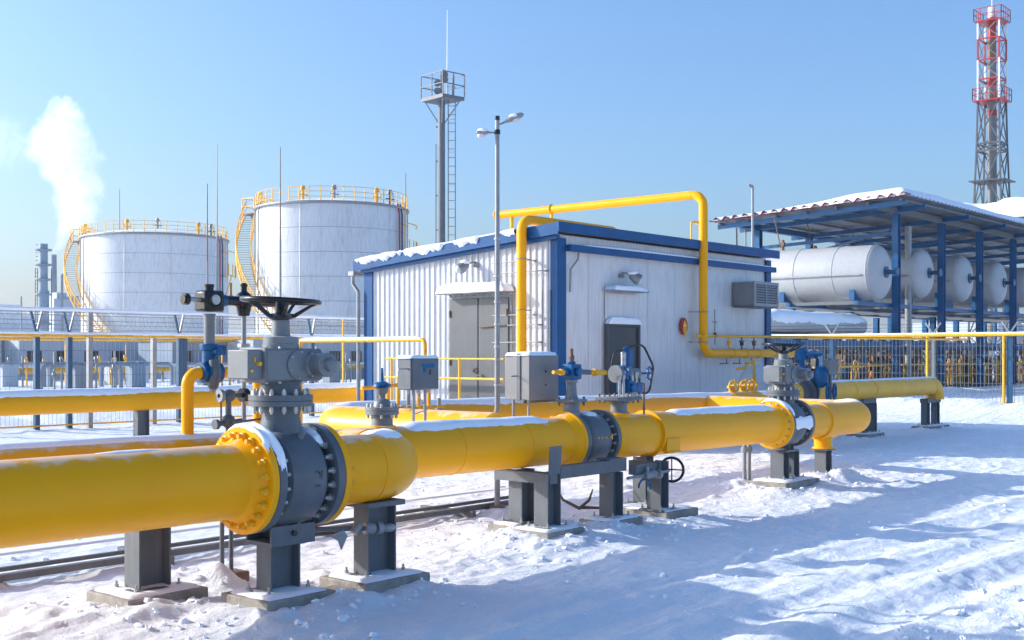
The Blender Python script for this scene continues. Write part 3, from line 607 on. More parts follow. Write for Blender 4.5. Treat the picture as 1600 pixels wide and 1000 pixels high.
# ------------------------------------------------------------------ rear yellow line
u0 = on_v(505, DV)[0]; uD1 = on_v(1236, DV)[0]
t = thing('rear_pipe', 'yellow pipe behind the header running along the foot of the white building', 'pipe', (u0, DV, zd(u0)-RH))
pth = fillet([(u0, HV+.2, zd(u0)), (u0, DV, zd(u0)), (uD1, DV, zd(uD1))], .45, 12)
mb = MB(); mb.tube(pth, RH, n=48); build(mb, 'pipe', YEL, t)
seams(t, [((u, DV, zd(u)), (1,0,0), RH, .008) for u in (u0+.5, u0+1.6, 14, 18)], YEL)
ut = on_v(1150, DV)[0]; mb = MB()
mb.lathe((ut-.35, DV, zd(ut)), (1,0,0), [(0, RH), (.05, RH+.04), (1.0, RH+.04), (1.05, RH)], n=48, cap=False); build(mb, 'reinforcing_sleeve', YEL, t)
snow_on_path(pth[8:], RH, 'snow_cap', t, half=.6, thick=.035, seed=61, step=.06)
for i, (px, lab) in enumerate(((1143, 'leftmost'), (1160, 'middle'), (1172, 'rightmost'))):
    uu = on_v(px, DV)[0]; zt_ = zd(uu)+RH
    q = thing('small_valve', lab+' of three small yellow handwheels on the rear pipe by the building corner', 'valve', (uu, DV, zt_), 'small yellow handwheel valves on the rear pipe')
    mb = MB(); mb.cyl((uu, DV, zt_-.03), (uu, DV, zt_+.1), .05, n=14); mb.cyl((uu, DV, zt_+.1), (uu, DV, zt_+.14), .08, n=14); build(mb, 'stem', YELD, q)
    mb = MB(); mb.torus((uu, DV-.05, zt_+.13), (-.45,-1,.15), .10, .02, n=24, m=8); mb.cyl((uu, DV-.09, zt_+.13), (uu, DV+.02, zt_+.13), .03, n=10); mb.beam((uu-.11, DV-.0, zt_+.13), (uu+.11, DV-.10, zt_+.13), .03, .02); mb.beam((uu, DV-.05, zt_+.01), (uu, DV-.05, zt_+.25), .03, .02)
    build(mb, 'handwheel', YELD, q)

# right-hand pale yellow line on its own stools
uF0 = on_v(1215, 11.2)[0]; uF1 = on_v(1466, 11.2)[0]-.21; ZF = .95
t = thing('branch_pipe', 'pale yellow pipe at the right ending in a bend down onto a steel stool', 'pipe', (uF0, 11.2, ZF-.22))
pth = fillet([(uF0, 11.2, ZF), (uF1, 11.2, ZF), (uF1, 11.2, .62)], .26, 10)
mb = MB(); mb.tube(pth, .215, n=48); build(mb, 'pipe', YELP, t)
seams(t, [((on_v(px, 11.2)[0], 11.2, ZF), (1,0,0), .216, .010) for px in (1292, 1325, 1357, 1452)], YELP)
snow_on_path([(uF0+.2, 11.2, ZF), (uF1-.1, 11.2, ZF)], .215, 'snow_cap', t, half=.42, thick=.018, seed=71, step=.06)
for px, top, lab in ((1352, ZF-.2, 'narrow grey stool halfway along the pale yellow pipe'), (1454, ZF-.3, 'wide grey stool under the end bend of the pale yellow pipe')):
    u = on_v(px, 11.2)[0]; wide = px > 1400
    two = [(u-.2, 11.15), (u+.26, 11.15)] if not wide else [(u-.32, 11.2), (u+.3, 11.2)]
    s = support(u, 11.2, top-.1, .08, lab, d=.16 if not wide else .22, w=.14, two=two)
    cap_plate(s, u-.42 if wide else u-.3, u+.42 if wide else u+.36, 11.1, 11.3, top-.1, top+.0)
    footing(u, 11.2, 1.15 if wide else .9, .5, .09, 'concrete slab under the '+lab, seed=px)

# ------------------------------------------------------------------ supports of the front pipe and the header
support(VU-.02, AV, .355, .10, 'grey steel column under the big front valve', d=.27)
footing(VU-.02, AV, .62, .56, .10, 'nearest concrete footing, under the big front valve', 1)
ue = on_v(586, AV)[0]
s = support(ue, AV, ZA-RA-.02, .09, 'grey steel column under the yellow bend beside the front valve', d=.30)
cap_plate(s, ue-.2, ue+.2, AV-.14, AV+.14, ZA-RA-.035, ZA-RA+.006)
footing(ue, AV, .70, .55, .09, 'concrete footing under the yellow bend beside the front valve', 2)
mb = MB(); mb.box(VU+.33, ue-.36, AV-.2, AV+.05, -.3, -.045); build(mb, 'concrete_strip', CONC, None, 'low concrete strip joining the two nearest footings', 'footing', bevel=.01)
ul = on_v(231, HV-.1)[0]
s = support(ul, HV-.1, zh(ul)-RH, .08, 'dark grey column on a footing behind the front pipe, at the left', d=.27, w=.2)
cap_plate(s, ul-.2, ul+.2, HV-.24, HV+.14, zh(ul)-RH-.03, zh(ul)-RH+.01)
footing(ul, HV-.1, .68, .58, .08, 'concrete footing behind the front pipe at the left', 3)
# portal straddling the header near the second valve
up = on_v(838, 7.8)[0]; zt = zh(up)-RH
c1 = (on_v(815, 8.05)[0], 8.05); c2 = (on_v(859, 7.55)[0], 7.58)
s = support(c2[0], c2[1], zt-.02, .08, 'grey portal frame of two columns under the header, left of the middle valve', d=.21, w=.18, two=[c1, c2])
mb = MB(); mb.box(c2[0]-.06, c2[0]+.06, c2[1]-.08, c1[1]+.2, zt-.13, zt-.021); build(mb, 'crossbeam', STEEL, s)
mb = MB(); mb.prism([(-.09, 0), (.09, 0), (.12, .28), (-.07, .28)], (c2[0], c2[1]-.095, zt-.03), (1,0,0), (0,0,1), (0,1,0), .014); build(mb, 'side_bracket', STEEL, s)
footing(c2[0], c2[1], .60, .50, .08, 'concrete footing under the front column of the portal frame', 4)
footing(c1[0]-.02, c1[1]+.02, .55, .40, .075, 'concrete footing under the rear column of the portal frame', 5)
c3 = (on_v(955, 7.55)[0], 7.55); c4 = (on_v(1028, 7.5)[0], 7.5); c5 = (on_v(1005, 7.95)[0], 7.95)
s = support(c3[0], c3[1], .47, .075, 'grey column carrying the level beam below the middle valve', d=.19, w=.18)
mb = MB(); mb.box(c2[0]+.11, c3[0]+.2, c3[1]-.06, c3[1]+.06, .473, .60); build(mb, 'beam', STEEL, s)
mb = MB(); mb.box(c3[0]-.15, c3[0]+.15, c3[1]-.1, c3[1]+.1, .603, .62); build(mb, 'cap_plate', STEEL, s)
footing(c3[0], c3[1], .62, .42, .075, 'concrete footing under the middle valve', 6)
s = support(c4[0], c4[1], zh(c4[0])-RH-.01, .08, 'grey two column frame under the raised band of the header, right of the middle valve', d=.17, w=.18, two=[c4, c5])
mb = MB(); mb.box(c4[0]-.5, c4[0]-.085, c4[1]-.05, c4[1]+.05, zh(c4[0])-RH-.13, zh(c4[0])-RH-.02); mb.box(c4[0]-.06, c4[0]+.06, c4[1]+.09, c5[1]-.09, zh(c4[0])-RH-.12, zh(c4[0])-RH-.02); build(mb, 'crossbeam', STEEL, s)
footing((c4[0]+c5[0])/2, 7.68, .65, .8, .08, 'concrete footing right of the middle valve', 7)
c6 = (U3-.10, 7.95); c7 = (U3+.22, 8.05)
s = support(U3, HV, z3-RF3-.056, .08, 'grey twin columns under the far valve', d=.17, w=.2, two=[(U3-.14, 7.98), (U3+.16, 7.98)])
footing(U3+.02, HV, 1.0, .6, .08, 'concrete footing under the far valve', 8)
s = support(UT, HV, .33, .06, 'short grey stool under the yellow leg at the end of the header', d=.2, w=.18)
cap_plate(s, UT-.15, UT+.15, HV-.14, HV+.14, .318, .334)
footing(UT, HV, .75, .5, .06, 'snowy concrete footing at the end of the header', 9)
# valve block with hoses low under the middle valve
q = thing('drain_valve', 'small drain valve with a blue handle hanging below the middle valve', 'valve', (c4[0]-.33, 7.4, .3))
x = c4[0]-.33
mb = MB(); mb.cyl((c3[0]+.12, 7.42, .40), (c4[0]+.1, 7.42, .42), .017, n=8); mb.cyl((x-.06, 7.42, .40), (x+.06, 7.42, .405), .045, n=12); mb.cyl((x, 7.42, .42), (x, 7.42, .50), .02, n=8); mb.ball((x+.12, 7.42, .41), .05, 10); mb.cyl((x+.2, 7.42, .40), (x+.24, 7.42, .40), .055, n=12); build(mb, 'body', GALV, q)
mb = MB(); mb.torus((x-.08, 7.40, .28), (.2,1,0), .09, .012, n=16, m=6, a0=0, a1=PI*1.1); build(mb, 'handle', BVALV, q)
mb = MB(); mb.torus((c4[0]+.16, 7.42, .43), (1,.35,0), .135, .016, n=28, m=8)
for k in range(4): mb.cyl((c4[0]+.16, 7.42, .43), (c4[0]+.16-.04*math.cos(k*PI/2), 7.42+.125*math.cos(k*PI/2), .43+.13*math.sin(k*PI/2)), .008, n=6)
build(mb, 'handwheel', BLACK, q)
q = thing('pipe_anchor', 'bent rusty steel anchor lying on the snow below the middle valve', 'steel scrap', (9.6, 8.2, 0))
a = at(905, 12.9); mb = MB(); mb.tube([(a[0]-.22, a[1]+.15, .30), (a[0]-.16, a[1]+.1, .16), (a[0], a[1], .06), (a[0]+.14, a[1]-.03, .14), (a[0]+.18, a[1]-.05, .26)], [.008, .016, .02, .016, .008], n=8); mb.tube([(a[0]+.02, a[1], .07), (a[0]+.28, a[1]-.2, .05)], [.02, .01], n=8); build(mb, 'hook', RUST, q)

# drain line beside the front valve and scraps under the pipes
q = thing('drain_line', 'thin grey drain line with small valve running low beside the front valve foot', 'pipe', (VU+.2, AV, .3))
mb = MB(); mb.tube([(VU+.15, AV+.05, .44), (VU+.45, AV+.02, .40), (ue-.1, AV-.12, .38)], .02, n=10); mb.tube([(VU+.2, AV+.1, .36), (VU+.5, AV+.12, .35), (ue-.35, AV, .36)], .014, n=8); build(mb, 'tube', STEEL, q)
mb = MB(); mb.cyl((ue-.2, AV-.1, .385), (ue-.12, AV-.115, .382), .045, n=14); mb.cyl((ue-.1, AV-.12, .38), (ue-.05, AV-.125, .38), .05, n=14); mb.ball((ue+.02, AV-.13, .37), .045, 12, (1.6, 1, .8)); mb.cyl((ue-.3, AV-.08, .36), (ue-.25, AV-.09, .42), .035, n=10); build(mb, 'valve_body', GALV, q)
mb = MB(); mb.prism([(-.12, 0), (.02, .03), (.06, -.02), (0, -.12), (-.03, -.05)], (ue-.4, AV-.06, .36), (1,0,0), (0,0,1), (0,1,0), .012); build(mb, 'loose_lagging', GALV, q)
x = on_v(1166, 8.5)[0]
t = thing('drain_standpipe', 'pair of thin pale standpipes just left of the far valve', 'pipe', (x, 8.5, 0))
for d in (-.05, .08):
    mb = MB(); mb.cyl((x+d, 8.5, -.1), (x+d, 8.5, .62), .028, n=10); mb.cyl((x+d, 8.5, .35), (x+d, 8.5, .42), .05, n=10); build(mb, 'standpipe', GALV, t)
heap(x-.2, 8.5, .3, .25, .08)

# ------------------------------------------------------------------ bypass line with black T-spindles behind the front valve
ub1 = on_v(293, HV)[0]; ub2 = on_v(327, HV)[0]; ub3 = on_v(381, HV)[0]; zb = 1.595
t = thing('bypass_pipe', 'thin yellow bypass pipe rising from the header and bending right behind the front valve', 'pipe', (ub1, HV, zh(ub1)))
mb = MB(); mb.tube(fillet([(ub1, HV, zh(ub1)+RH-.05), (ub1, HV, zb), (ub3+.15, HV, zb), (ub3+.15, HV, zh(ub3)+RH-.05)], .10, 8), .048, n=20); build(mb, 'pipe', YEL, t)
seams(t, [((ub1, HV, 1.36), (0,0,1), .049, .004), ((ub1, HV, 1.49), (0,0,1), .049, .004), ((ub1+.1, HV, zb), (1,0,0), .049, .004)], YEL, 24)
t = thing('plug_valve', 'blue bodied valve on the bypass pipe under a black crosshead', 'valve', (ub2, HV, zb-.1))
mb = MB(); mb.ball((ub2, HV, zb), .085, 18, (1, .9, 1)); mb.cyl((ub2-.09, HV, zb), (ub2-.055, HV, zb), .085, n=18); mb.cyl((ub2+.055, HV, zb), (ub2+.09, HV, zb), .085, n=18); mb.box(ub2-.05, ub2+.05, HV-.105, HV+.05, zb-.02, zb+.05); build(mb, 'body', BVALV, t)
mb = MB(); mb.tube([(ub2, HV-.06, zb+.1), (ub2+.0, HV-.09, zb), (ub2, HV-.05, zb-.1), (ub2+.03, HV, zb-.13)], [.04, .045, .045, .03], n=12); build(mb, 'guard', GREY, t)
mb = MB(); mb.cyl((ub2, HV, zb+.08), (ub2, HV, zb+.18), .055, n=18); mb.box(ub2-.02, ub2+.12, HV-.06, HV+.06, zb+.14, zb+.22); mb.cyl((ub2, HV, zb+.18), (ub2, HV, zb+.23), .075, n=18); mb.cyl((ub2+.02, HV-.05, zb+.17), (ub2+.02, HV-.11, zb+.17), .035, n=12); build(mb, 'bonnet', BVALV, t, bevel=.006)
zx = 2.175
mb = MB(); mb.cyl((ub2, HV, zb+.23), (ub2, HV, zx-.11), .043, n=18); mb.cyl((ub2, HV, zx-.13), (ub2, HV, zx-.11), .05, n=18); build(mb, 'stem_tube', GREYL, t)
mb = MB(); mb.box(ub2-.09, ub2+.09, HV-.085, HV+.085, zx-.095, zx+.075); cr = build(mb, 'crosshead', BLACK, t, bevel=.022)
mb = MB(); mb.cyl((ub2, HV, zx+.075), (ub2, HV, zx+.10), .035, n=14); mb.cyl((ub2, HV, zx+.10), (ub2, HV, zx+.125), .04, n=14); mb.torus((ub2, HV-.088, zx), (0,1,0), .055, .012, n=24, m=8); build(mb, 'cap', BLACK, cr)
mb = MB(); mb.cyl((ub2-.09, HV, zx), (ub2-.20, HV, zx), .02, n=12); build(mb, 'polished_rod', BOLT, cr); build(MB().cyl((ub2, HV-.086, zx), (ub2, HV-.095, zx), .04, n=18), 'sight_glass', BOLT, cr)
mb = MB(); mb.cyl((ub2-.20, HV, zx), (ub2-.235, HV, zx), .047, n=18); mb.cyl((ub2-.235, HV, zx), (ub2-.245, HV, zx), .035, n=18); build(mb, 'knob', BLACK, cr)
mb = MB(); mb.cyl((ub2+.09, HV, zx), (ub2+.15, HV, zx), .048, n=18); build(mb, 'collar', TEAL, cr)
mb = MB(); mb.cyl((ub2+.14, HV, zx), (ub3+.30, HV, zx), .040, n=18); build(mb, 'shaft', BLACK, cr)
t = thing('spindle_joint', 'black ball shaped joint on a thin grey rod left of the handwheel', 'valve', (ub3, HV, 1.3))
mb = MB(); mb.ball((ub3, HV, zx), .085, 18, (.9, .9, 1)); mb.cyl((ub3, HV, zx-.12), (ub3, HV, zx-.06), .045, .06, n=16); mb.cyl((ub3, HV, zx+.07), (ub3, HV, zx+.15), .028, .022, n=14); mb.cyl((ub3, HV, zx+.12), (ub3, HV, zx+.14), .03, n=14); build(mb, 'joint', BLACK, t)
mb = MB(); mb.cyl((ub3, HV, 1.2), (ub3, HV, zx-.11), .019, n=12); build(mb, 'rod', GALV, t)
mb = MB(); mb.cyl((ub3, HV, 1.80), (ub3, HV, 1.83), .05, n=6); build(mb, 'nut', BOLT, t)

# small instrument valve left of the big valve and the stand below it
x, Yv = on_v(357, 7.72)
t = thing('needle_valve', 'small grey instrument valve with a round knob just left of the front valve bonnet', 'valve', (x, 7.72, 1.1))
mb = MB(); mb.cyl((x, 7.72, 1.0), (x, 7.72, 1.42), .022, n=12); mb.ball((x, 7.72, 1.22), .055, 12); mb.cyl((x-.12, 7.72, 1.2), (x+.12, 7.72, 1.22), .02, n=10); mb.cyl((x-.13, 7.72, 1.2), (x-.1, 7.72, 1.2), .04, n=10); mb.ball((x+.01, 7.72, 1.42), .05, 12); mb.cyl((x-.09, 7.72, 1.42), (x+.12, 7.72, 1.42), .018, n=10); build(mb, 'body', GREY, t)
mb = MB(); mb.cyl((x-.09, 7.72, 1.42), (x-.06, 7.72, 1.42), .05, n=16); build(mb, 'knob', GALV, t)
mb = MB(); mb.cyl((x+.12, 7.72, 1.42), (x+.17, 7.72, 1.42), .055, n=14); build(mb, 'cap', BLACK, t)
mb = MB(); mb.cyl((x-.07, 7.72, 1.22), (x-.07, 7.72, 1.4), .007, n=6); mb.tube([(x+.1, 7.72, 1.21), (x+.35, 7.7, 1.23), (x+.55, 7.6, 1.2)], .01, n=6); build(mb, 'impulse_tube', RUST, t)
x, Yv = on_v(354, 8.15)
t = thing('instrument_stand', 'pair of thin grey posts on a small plate behind the front flange', 'stand', (x, 8.15, 0))
for d in (-.045, .045):
    mb = MB(); mb.cyl((x+d, 8.15, -.12), (x+d, 8.15, .62), .019, n=12); build(mb, 'post', STEEL, t)
mb = MB(); mb.box(x-.1, x+.16, 8.05, 8.25, -.2, -.05); build(mb, 'base', RUST, t, bevel=.01)
heap(x-.15, 8.1, .2, .2, .12)

# small valve on the header above the bend
x, Yv = on_v(597, HV); zt = zh(x)+RH
t = thing('gate_valve', 'small grey gate valve with a snowy blue cap standing on the header by the bend', 'valve', (x, HV, zt))
mb = MB(); mb.lathe((x, HV, zt-.04), (0,0,1), [(0, .105), (.15, .095), (.155, .155), (.185, .155), (.188, .15), (.191, .15), (.194, .155), (.222, .155), (.225, .085), (.27, .075), (.29, .06), (.30, .03), (.33, .03), (.36, .055), (.39, .06), (.40, .075)], n=28); build(mb, 'body', GREYL, t)
mb = MB()
for k in range(8): a = 2*PI*k/8; mb.cyl((x+.13*math.cos(a), HV+.13*math.sin(a), zt+.08), (x+.13*math.cos(a), HV+.13*math.sin(a), zt+.215), .014, n=6)
build(mb, 'bolts', BOLT, t, kind='stuff')
mb = MB(); mb.lathe((x, HV, zt-.01), (0,0,1), [(0, .13), (.02, .13), (.025, .11)], n=28); build(mb, 'weld_collar', YEL, t)
mb = MB(); mb.lathe((x, HV, zt+.36), (0,0,1), [(0, .03), (.01, .085), (.03, .08), (.05, .05), (.06, .015), (.18, .01)], n=24); build(mb, 'handwheel', BVALV, t)

# ------------------------------------------------------------------ control boxes and their posts
def cabinet(name, lab, x0, x1, y0, y1, z0, z1, posts, m=GREYL, seed=0, postm=GALV, hs=.03):
    t = thing(name, lab, 'control box', ((x0+x1)/2, (y0+y1)/2, z0))
    mb = MB(); mb.box(x0, x1, y0, y1, z0, z1); b = build(mb, 'housing', m, t, bevel=.01)
    snow_slab(x0, x1, y0, y1, z1, hs, 'snow_cap', t, seed=seed, over=.012, jag=.03)
    for px_, py_ in posts:
        mb = MB(); mb.cyl((px_, py_, zh(px_)+RH-.05), (px_, py_, z0), .016, n=10); build(mb, 'post', postm, t)
    return t, b
xa = on_v(822, 8.35)[0]
t, b = cabinet('junction_box', 'large grey control cabinet on posts below the vertical yellow pipe', xa, xa+.50, 8.30, 8.66, 1.235, 1.735, [(xa+.02, 8.33), (xa+.02, 8.55)], m=CABM, seed=3)
mb = MB(); mb.box(xa+.012, xa+.488, 8.288, 8.2985, 1.247, 1.723); d = build(mb, 'door', CABM, t, bevel=.004)
mb = MB(); mb.cyl((xa+.26, 8.287, 1.55), (xa+.26, 8.278, 1.55), .01, n=8); mb.cyl((xa+.26, 8.287, 1.40), (xa+.26, 8.278, 1.40), .008, n=8); build(mb, 'lock', BLACK, d)
mb = MB(); mb.box(xa-.012, xa-.001, 8.43, 8.475, 1.22, 1.75); mb.cyl((xa-.02, 8.46, 1.50), (xa-.12, 8.46, 1.50), .008, n=6); build(mb, 'side_strap', STEEL, t)
mb = MB(); mb.box(xa-.03, xa+.53, 8.36, 8.40, 1.205, 1.232); build(mb, 'bracket', STEEL, t)
xb = on_v(632, 8.25)[0]
t, b = cabinet('meter_box', 'small blue grey box with a blue corner emblem standing on two thin posts', xb, xb+.38, 8.16, 8.35, 1.395, 1.71, [(xb+.09, 8.22), (xb+.23, 8.2)], m=GREY, seed=8, hs=.02)
mb = MB(); mb.box(xb+.012, xb+.368, 8.148, 8.1585, 1.407, 1.698); d = build(mb, 'door', GREY, t, bevel=.004)
mb = MB(); X = xb+.155; Z = 1.565
mb.prism([(0, .0), (.035, 0), (.035, .045), (.15, .045), (.15, .085), (-.02, .085), (-.02, .06), (0, .06)], (X, 8.1445, Z), (1,0,0), (0,0,1), (0,1,0), .003)
build(mb, 'emblem', BVALV, d)
mb = MB(); mb.prism([(.075, -.025), (.10, -.02), (.105, .02), (.09, .035), (.078, .01)], (X, 8.1445, Z), (1,0,0), (0,0,1), (0,1,0), .003); build(mb, 'emblem_drop', DARK, d)
mb = MB()
for k in range(3): build(MB().cyl((xb+.05+.13*k, 8.25, 1.36), (xb+.05+.13*k, 8.25, 1.40), .016, n=8), 'cable_gland', BOLT, t)
mb.cyl((xb-.13, 8.2, 1.60), (xb, 8.2, 1.60), .008, n=6); mb.tube([(xb+.18, 8.25, 1.36), (xb+.2, 8.22, 1.28), (xb+.26, 8.2, 1.20), (xb+.1, 8.25, 1.15)], .008, n=6)
mb.cyl((xb-.03, 8.28, 1.245), (xb+.32, 8.28, 1.245), .007, n=6); build(mb, 'cables', BOLT, t, kind='stuff')

# ------------------------------------------------------------------ lamp post
lx, ly = at(777, 14.0); sc_ = 14.0/F
t = thing('lamp_post', 'tall thin grey lamp post with two heads standing between pipe and building', 'lamp post', (lx, ly, 0))
ztp = zz(188, 14.0)
mb = MB(); mb.cyl((lx, ly, -.1), (lx, ly, ztp), .034, .026, n=16); build(mb, 'pole', GALV, t)
mb = MB(); mb.cyl((lx, ly, ztp), (lx, ly, ztp+.05), .03, n=14); mb.cyl((lx, ly, zz(210, 14)), (lx, ly, zz(203, 14)), .036, n=14); build(mb, 'pole_cap', BLACK, t, kind='stuff')
rx, ry = FV, -FU       # picture-right direction on the ground
def head(dx, z, up, L, lab):
    e = Vector((rx*dx, ry*dx, up)).normalized(); s_ = Vector((lx, ly, z)); a = s_+e*.10; b = s_+e*(.10+L)
    mb = MB(); mb.tube([s_, s_+e*.06, a], [.011, .011, .014], n=8); build(mb, 'arm', GALV, t)
    mb = MB(); x, y, d = frame(e)
    pr = [(0, .02), (.02, .042), (L*.35, .058), (L*.7, .060), (L*.92, .045), (L, .012)]
    n = 18; vs = []
    for q, r in pr: vs += [a+e*q+x*(math.cos(2*PI*i/n)*r)+y*(math.sin(2*PI*i/n)*r*(.75 if math.sin(2*PI*i/n)*y.z > 0 else .45)) for i in range(n)]
    fs = [(k*n+i, k*n+(i+1)%n, (k+1)*n+(i+1)%n, (k+1)*n+i) for k in range(len(pr)-1) for i in range(n)]
    mb.add(vs, fs+[tuple(range(n-1,-1,-1)), tuple(range((len(pr)-1)*n, len(pr)*n))]); h = build(mb, 'lamp_head', GALV, t, label=lab)
    mb = MB(); mb.ball(a+e*(L*.6)-Vector((0,0,.03)), .05, 14, (1, 1, .75)); build(mb, 'diffuser', GLASS, h)
    mb = MB(); mb.ball(a+e*(L*.5)+Vector((0,0,.022)), .062, 14, (1.1, 1.1, .5)); build(mb, 'snow_cap', SNOW, h)
head(1, zz(196, 14), .42, .24, 'higher lamp head pointing right')
head(-1, zz(207, 14), -.02, .15, 'lower small lamp head pointing left')
mb = MB()
for py in (372, 430, 470, 505, 540, 560, 600, 640): mb.cyl((lx, ly, zz(py, 14)), (lx, ly, zz(py+3, 14)), .040, n=12)
build(mb, 'clips', BOLT, t, kind='stuff')
mb = MB(); mb.cyl((lx, ly, -.1), (lx, ly, -.05), .1, n=12); build(mb, 'base_plate', RUST, t); mb = MB(); mb.tube([(lx, ly, .6), (lx+.25, ly-.1, .62), (lx+.32, ly-.1, .7)], .006, n=6); build(mb, 'cable', RUST, t)
heap(lx, ly, .3, .3, .07)

# ------------------------------------------------------------------ white building
BU0, BV0 = 17.96, 14.39; BU1 = 26.4; BV1 = 19.87; BZ0, BZ1 = 4.08, 3.66     # wall tops at front and back
bl = thing('building', 'low white clad plant building with blue roof trim and corner posts', 'building', (BU0, BV0, 0))
mb = MB(); mb.add([(BU0+.06,BV0+.06,-.2),(BU1-.06,BV0+.06,-.2),(BU1-.06,BV1-.06,-.2),(BU0+.06,BV1-.06,-.2),(BU0+.06,BV0+.06,BZ0),(BU1-.06,BV0+.06,BZ0),(BU1-.06,BV1-.06,BZ1),(BU0+.06,BV1-.06,BZ1)],
    [(0,3,2,1),(4,5,6,7),(0,1,5,4),(1,2,6,5),(2,3,7,6),(3,0,4,7)]); build(mb, 'core', WALL, bl)
def ribbed(a, b, base, nrm, topf, pitch, depth, z0=0, flat=.62):    # cladding sheet from a to b
    a, b = Vector(a), Vector(b); d = (b-a); L = d.length; d.normalize(); n = max(1, round(L/pitch)); p = L/n; prof = [(0, 0)]
    for i in range(n):
        o = i*p; prof += [(o+p*flat*.5, 0), (o+p*(flat*.5+.08), depth), (o+p*(1-flat*.5-.08), depth), (o+p*(1-flat*.5), 0)]
    prof.append((L, 0)); vs = []; mb = MB()
    for s_, dp in prof:
        q = a+d*s_+Vector(nrm)*dp; vs += [(q.x, q.y, z0), (q.x, q.y, topf(q))]
    mb.add(vs, [(2*i, 2*i+2, 2*i+3, 2*i+1) for i in range(len(prof)-1)]); return mb
tg = lambda q: BZ0+(BZ1-BZ0)*(q.y-BV0)/(BV1-BV0)-.02
k = 5; w = (BV1-BV0-.02)/k
for i in range(k):
    y0 = BV0+.01+i*w; build(ribbed((BU0+.03-.001*(i%2), y0+w-.008, 0), (BU0+.03-.001*(i%2), y0, 0), 0, (-1,0,0), tg, .155, .028), 'wall_panel', WALL, bl, sharp=20)
k = 8; w = (BU1-BU0-.02)/k
for i in range(k):
    x0 = BU0+.01+i*w; build(ribbed((x0, BV0+.03-.001*(i%2), 0), (x0+w-.008, BV0+.03-.001*(i%2), 0), 0, (0,-1,0), lambda q: BZ0-.02, .11, .006, flat=.8), 'wall_panel', WALL, bl, sharp=10)
# corner posts
mb = MB(); mb.box(BU0-.03, BU0+.26, BV0-.035, BV0+.028, -.1, 4.0); mb.box(BU0-.03, BU0+.028, BV0+.03, BV0+.13, -.1, 4.0); build(mb, 'corner_post', BLUE, bl)
mb = MB(); mb.box(BU0-.03, BU0+.028, BV1-.24, BV1+.03, -.1, 3.62); build(mb, 'corner_post', BLUE, bl)
mb = MB(); mb.box(BU1-.2, BU1+.03, BV0-.035, BV0+.028, -.1, 4.05); build(mb, 'corner_post', BLUE, bl)
# roof: sloping slab and fascias
def slab(x0, x1, y0, y1, za, zb, th, mb=None):
    mb = mb or MB(); return mb.add([(x0,y0,za-th),(x1,y0,za-th),(x1,y1,zb-th),(x0,y1,zb-th),(x0,y0,za),(x1,y0,za),(x1,y1,zb),(x0,y1,zb)], [(0,3,2,1),(4,5,6,7),(0,1,5,4),(1,2,6,5),(2,3,7,6),(3,0,4,7)])
sl_ = (BZ1-BZ0)/(BV1-BV0)
ro = build(slab(BU0-.16, BU1+.1, BV0-.16, BV1+.2, BZ0+.16, BZ0+.16+sl_*(BV1-BV0+.36), .1), 'roof', ROOFM, bl)
mb = MB()
zf = BZ0+.20; ze = BZ0+.2+sl_*(BV1-BV0+.40)
slab(BU0-.19, BU0-.163, BV0-.19, BV1+.22, zf, ze, .23, mb); build(mb, 'gable_fascia', BLUE, ro)
mb = MB(); slab(BU0-.12, BU0-.02, BV0-.1, BV1+.05, zf-.235, zf-.235+sl_*(BV1-BV0+.15), .075, mb); build(mb, 'gable_trim', BLUE, ro)
mb = MB(); mb.box(BU0-.20, BU1+.13, BV0-.22, BV0-.163, zf-.19, zf+.005); build(mb, 'eave_fascia', BLUE, ro, bevel=.006)
mb = MB(); mb.box(BU0+.27, BU1+.12, BV0-.14, BV0-.02, 3.75, 3.88); build(mb, 'gutter', BLUE, ro, bevel=.01)
snow_slab(BU0+.5, BU1+.05, BV0-.12, BV0-.04, 3.88, .03, 'snow_on_gutter', ro, seed=5, n=24, over=.01, jag=.05)
snow_slab(BU0-.1, BU1+.05, BV0-.12, BV1+.15, BZ0+.16, .10, 'roof_snow', ro, seed=12, n=46, over=.0, jag=.12, sl=(0, sl_))
mb = MB(); vs = []; n = 260
for i in range(n+1):                     # torn strip of snow clinging to the gable fascia
    y = BV0+.9+(BV1-BV0-.75)*i/n; zc_ = zf+sl_*(y-BV0+.19); q = float(fbm(y*3.1, 2.0, 4, 1)); g_ = max(0, min(1, (q-.36)*7))*min(1, .35+.9*(y-BV0)/3)
    d_ = .015+.12*g_*(.4+float(fbm(y*9, 5.0, 3, 2))); up = .015+.045*g_*float(fbm(y*2, 7, 3, 3)); o_ = .004+.045*g_
    for dx, dz in ((.05, up*.6), (-.02, up), (-.03-o_, up*.3), (-.032-o_, -d_*.55), (-.026, -d_)): vs.append((BU0-.165+dx, y, zc_+dz))
mb.add(vs, [(i*5+j, i*5+j+1, (i+1)*5+j+1, (i+1)*5+j) for i in range(n) for j in range(4)]); build(mb, 'fascia_snow', SNOW, ro, sharp=80)
# downpipe
mb = MB(); mb.tube(fillet([(BU0-.10, BV1+.32, 3.52), (BU0-.10, BV1+.32, 3.30), (BU0-.10, BV1+.14, 3.12), (BU0-.10, BV1+.14, 0)], .06, 5), .045, n=12); mb.box(BU0-.16, BU0+.3, BV1+.24, BV1+.42, 3.5, 3.6); build(mb, 'downpipe', GALV, bl)
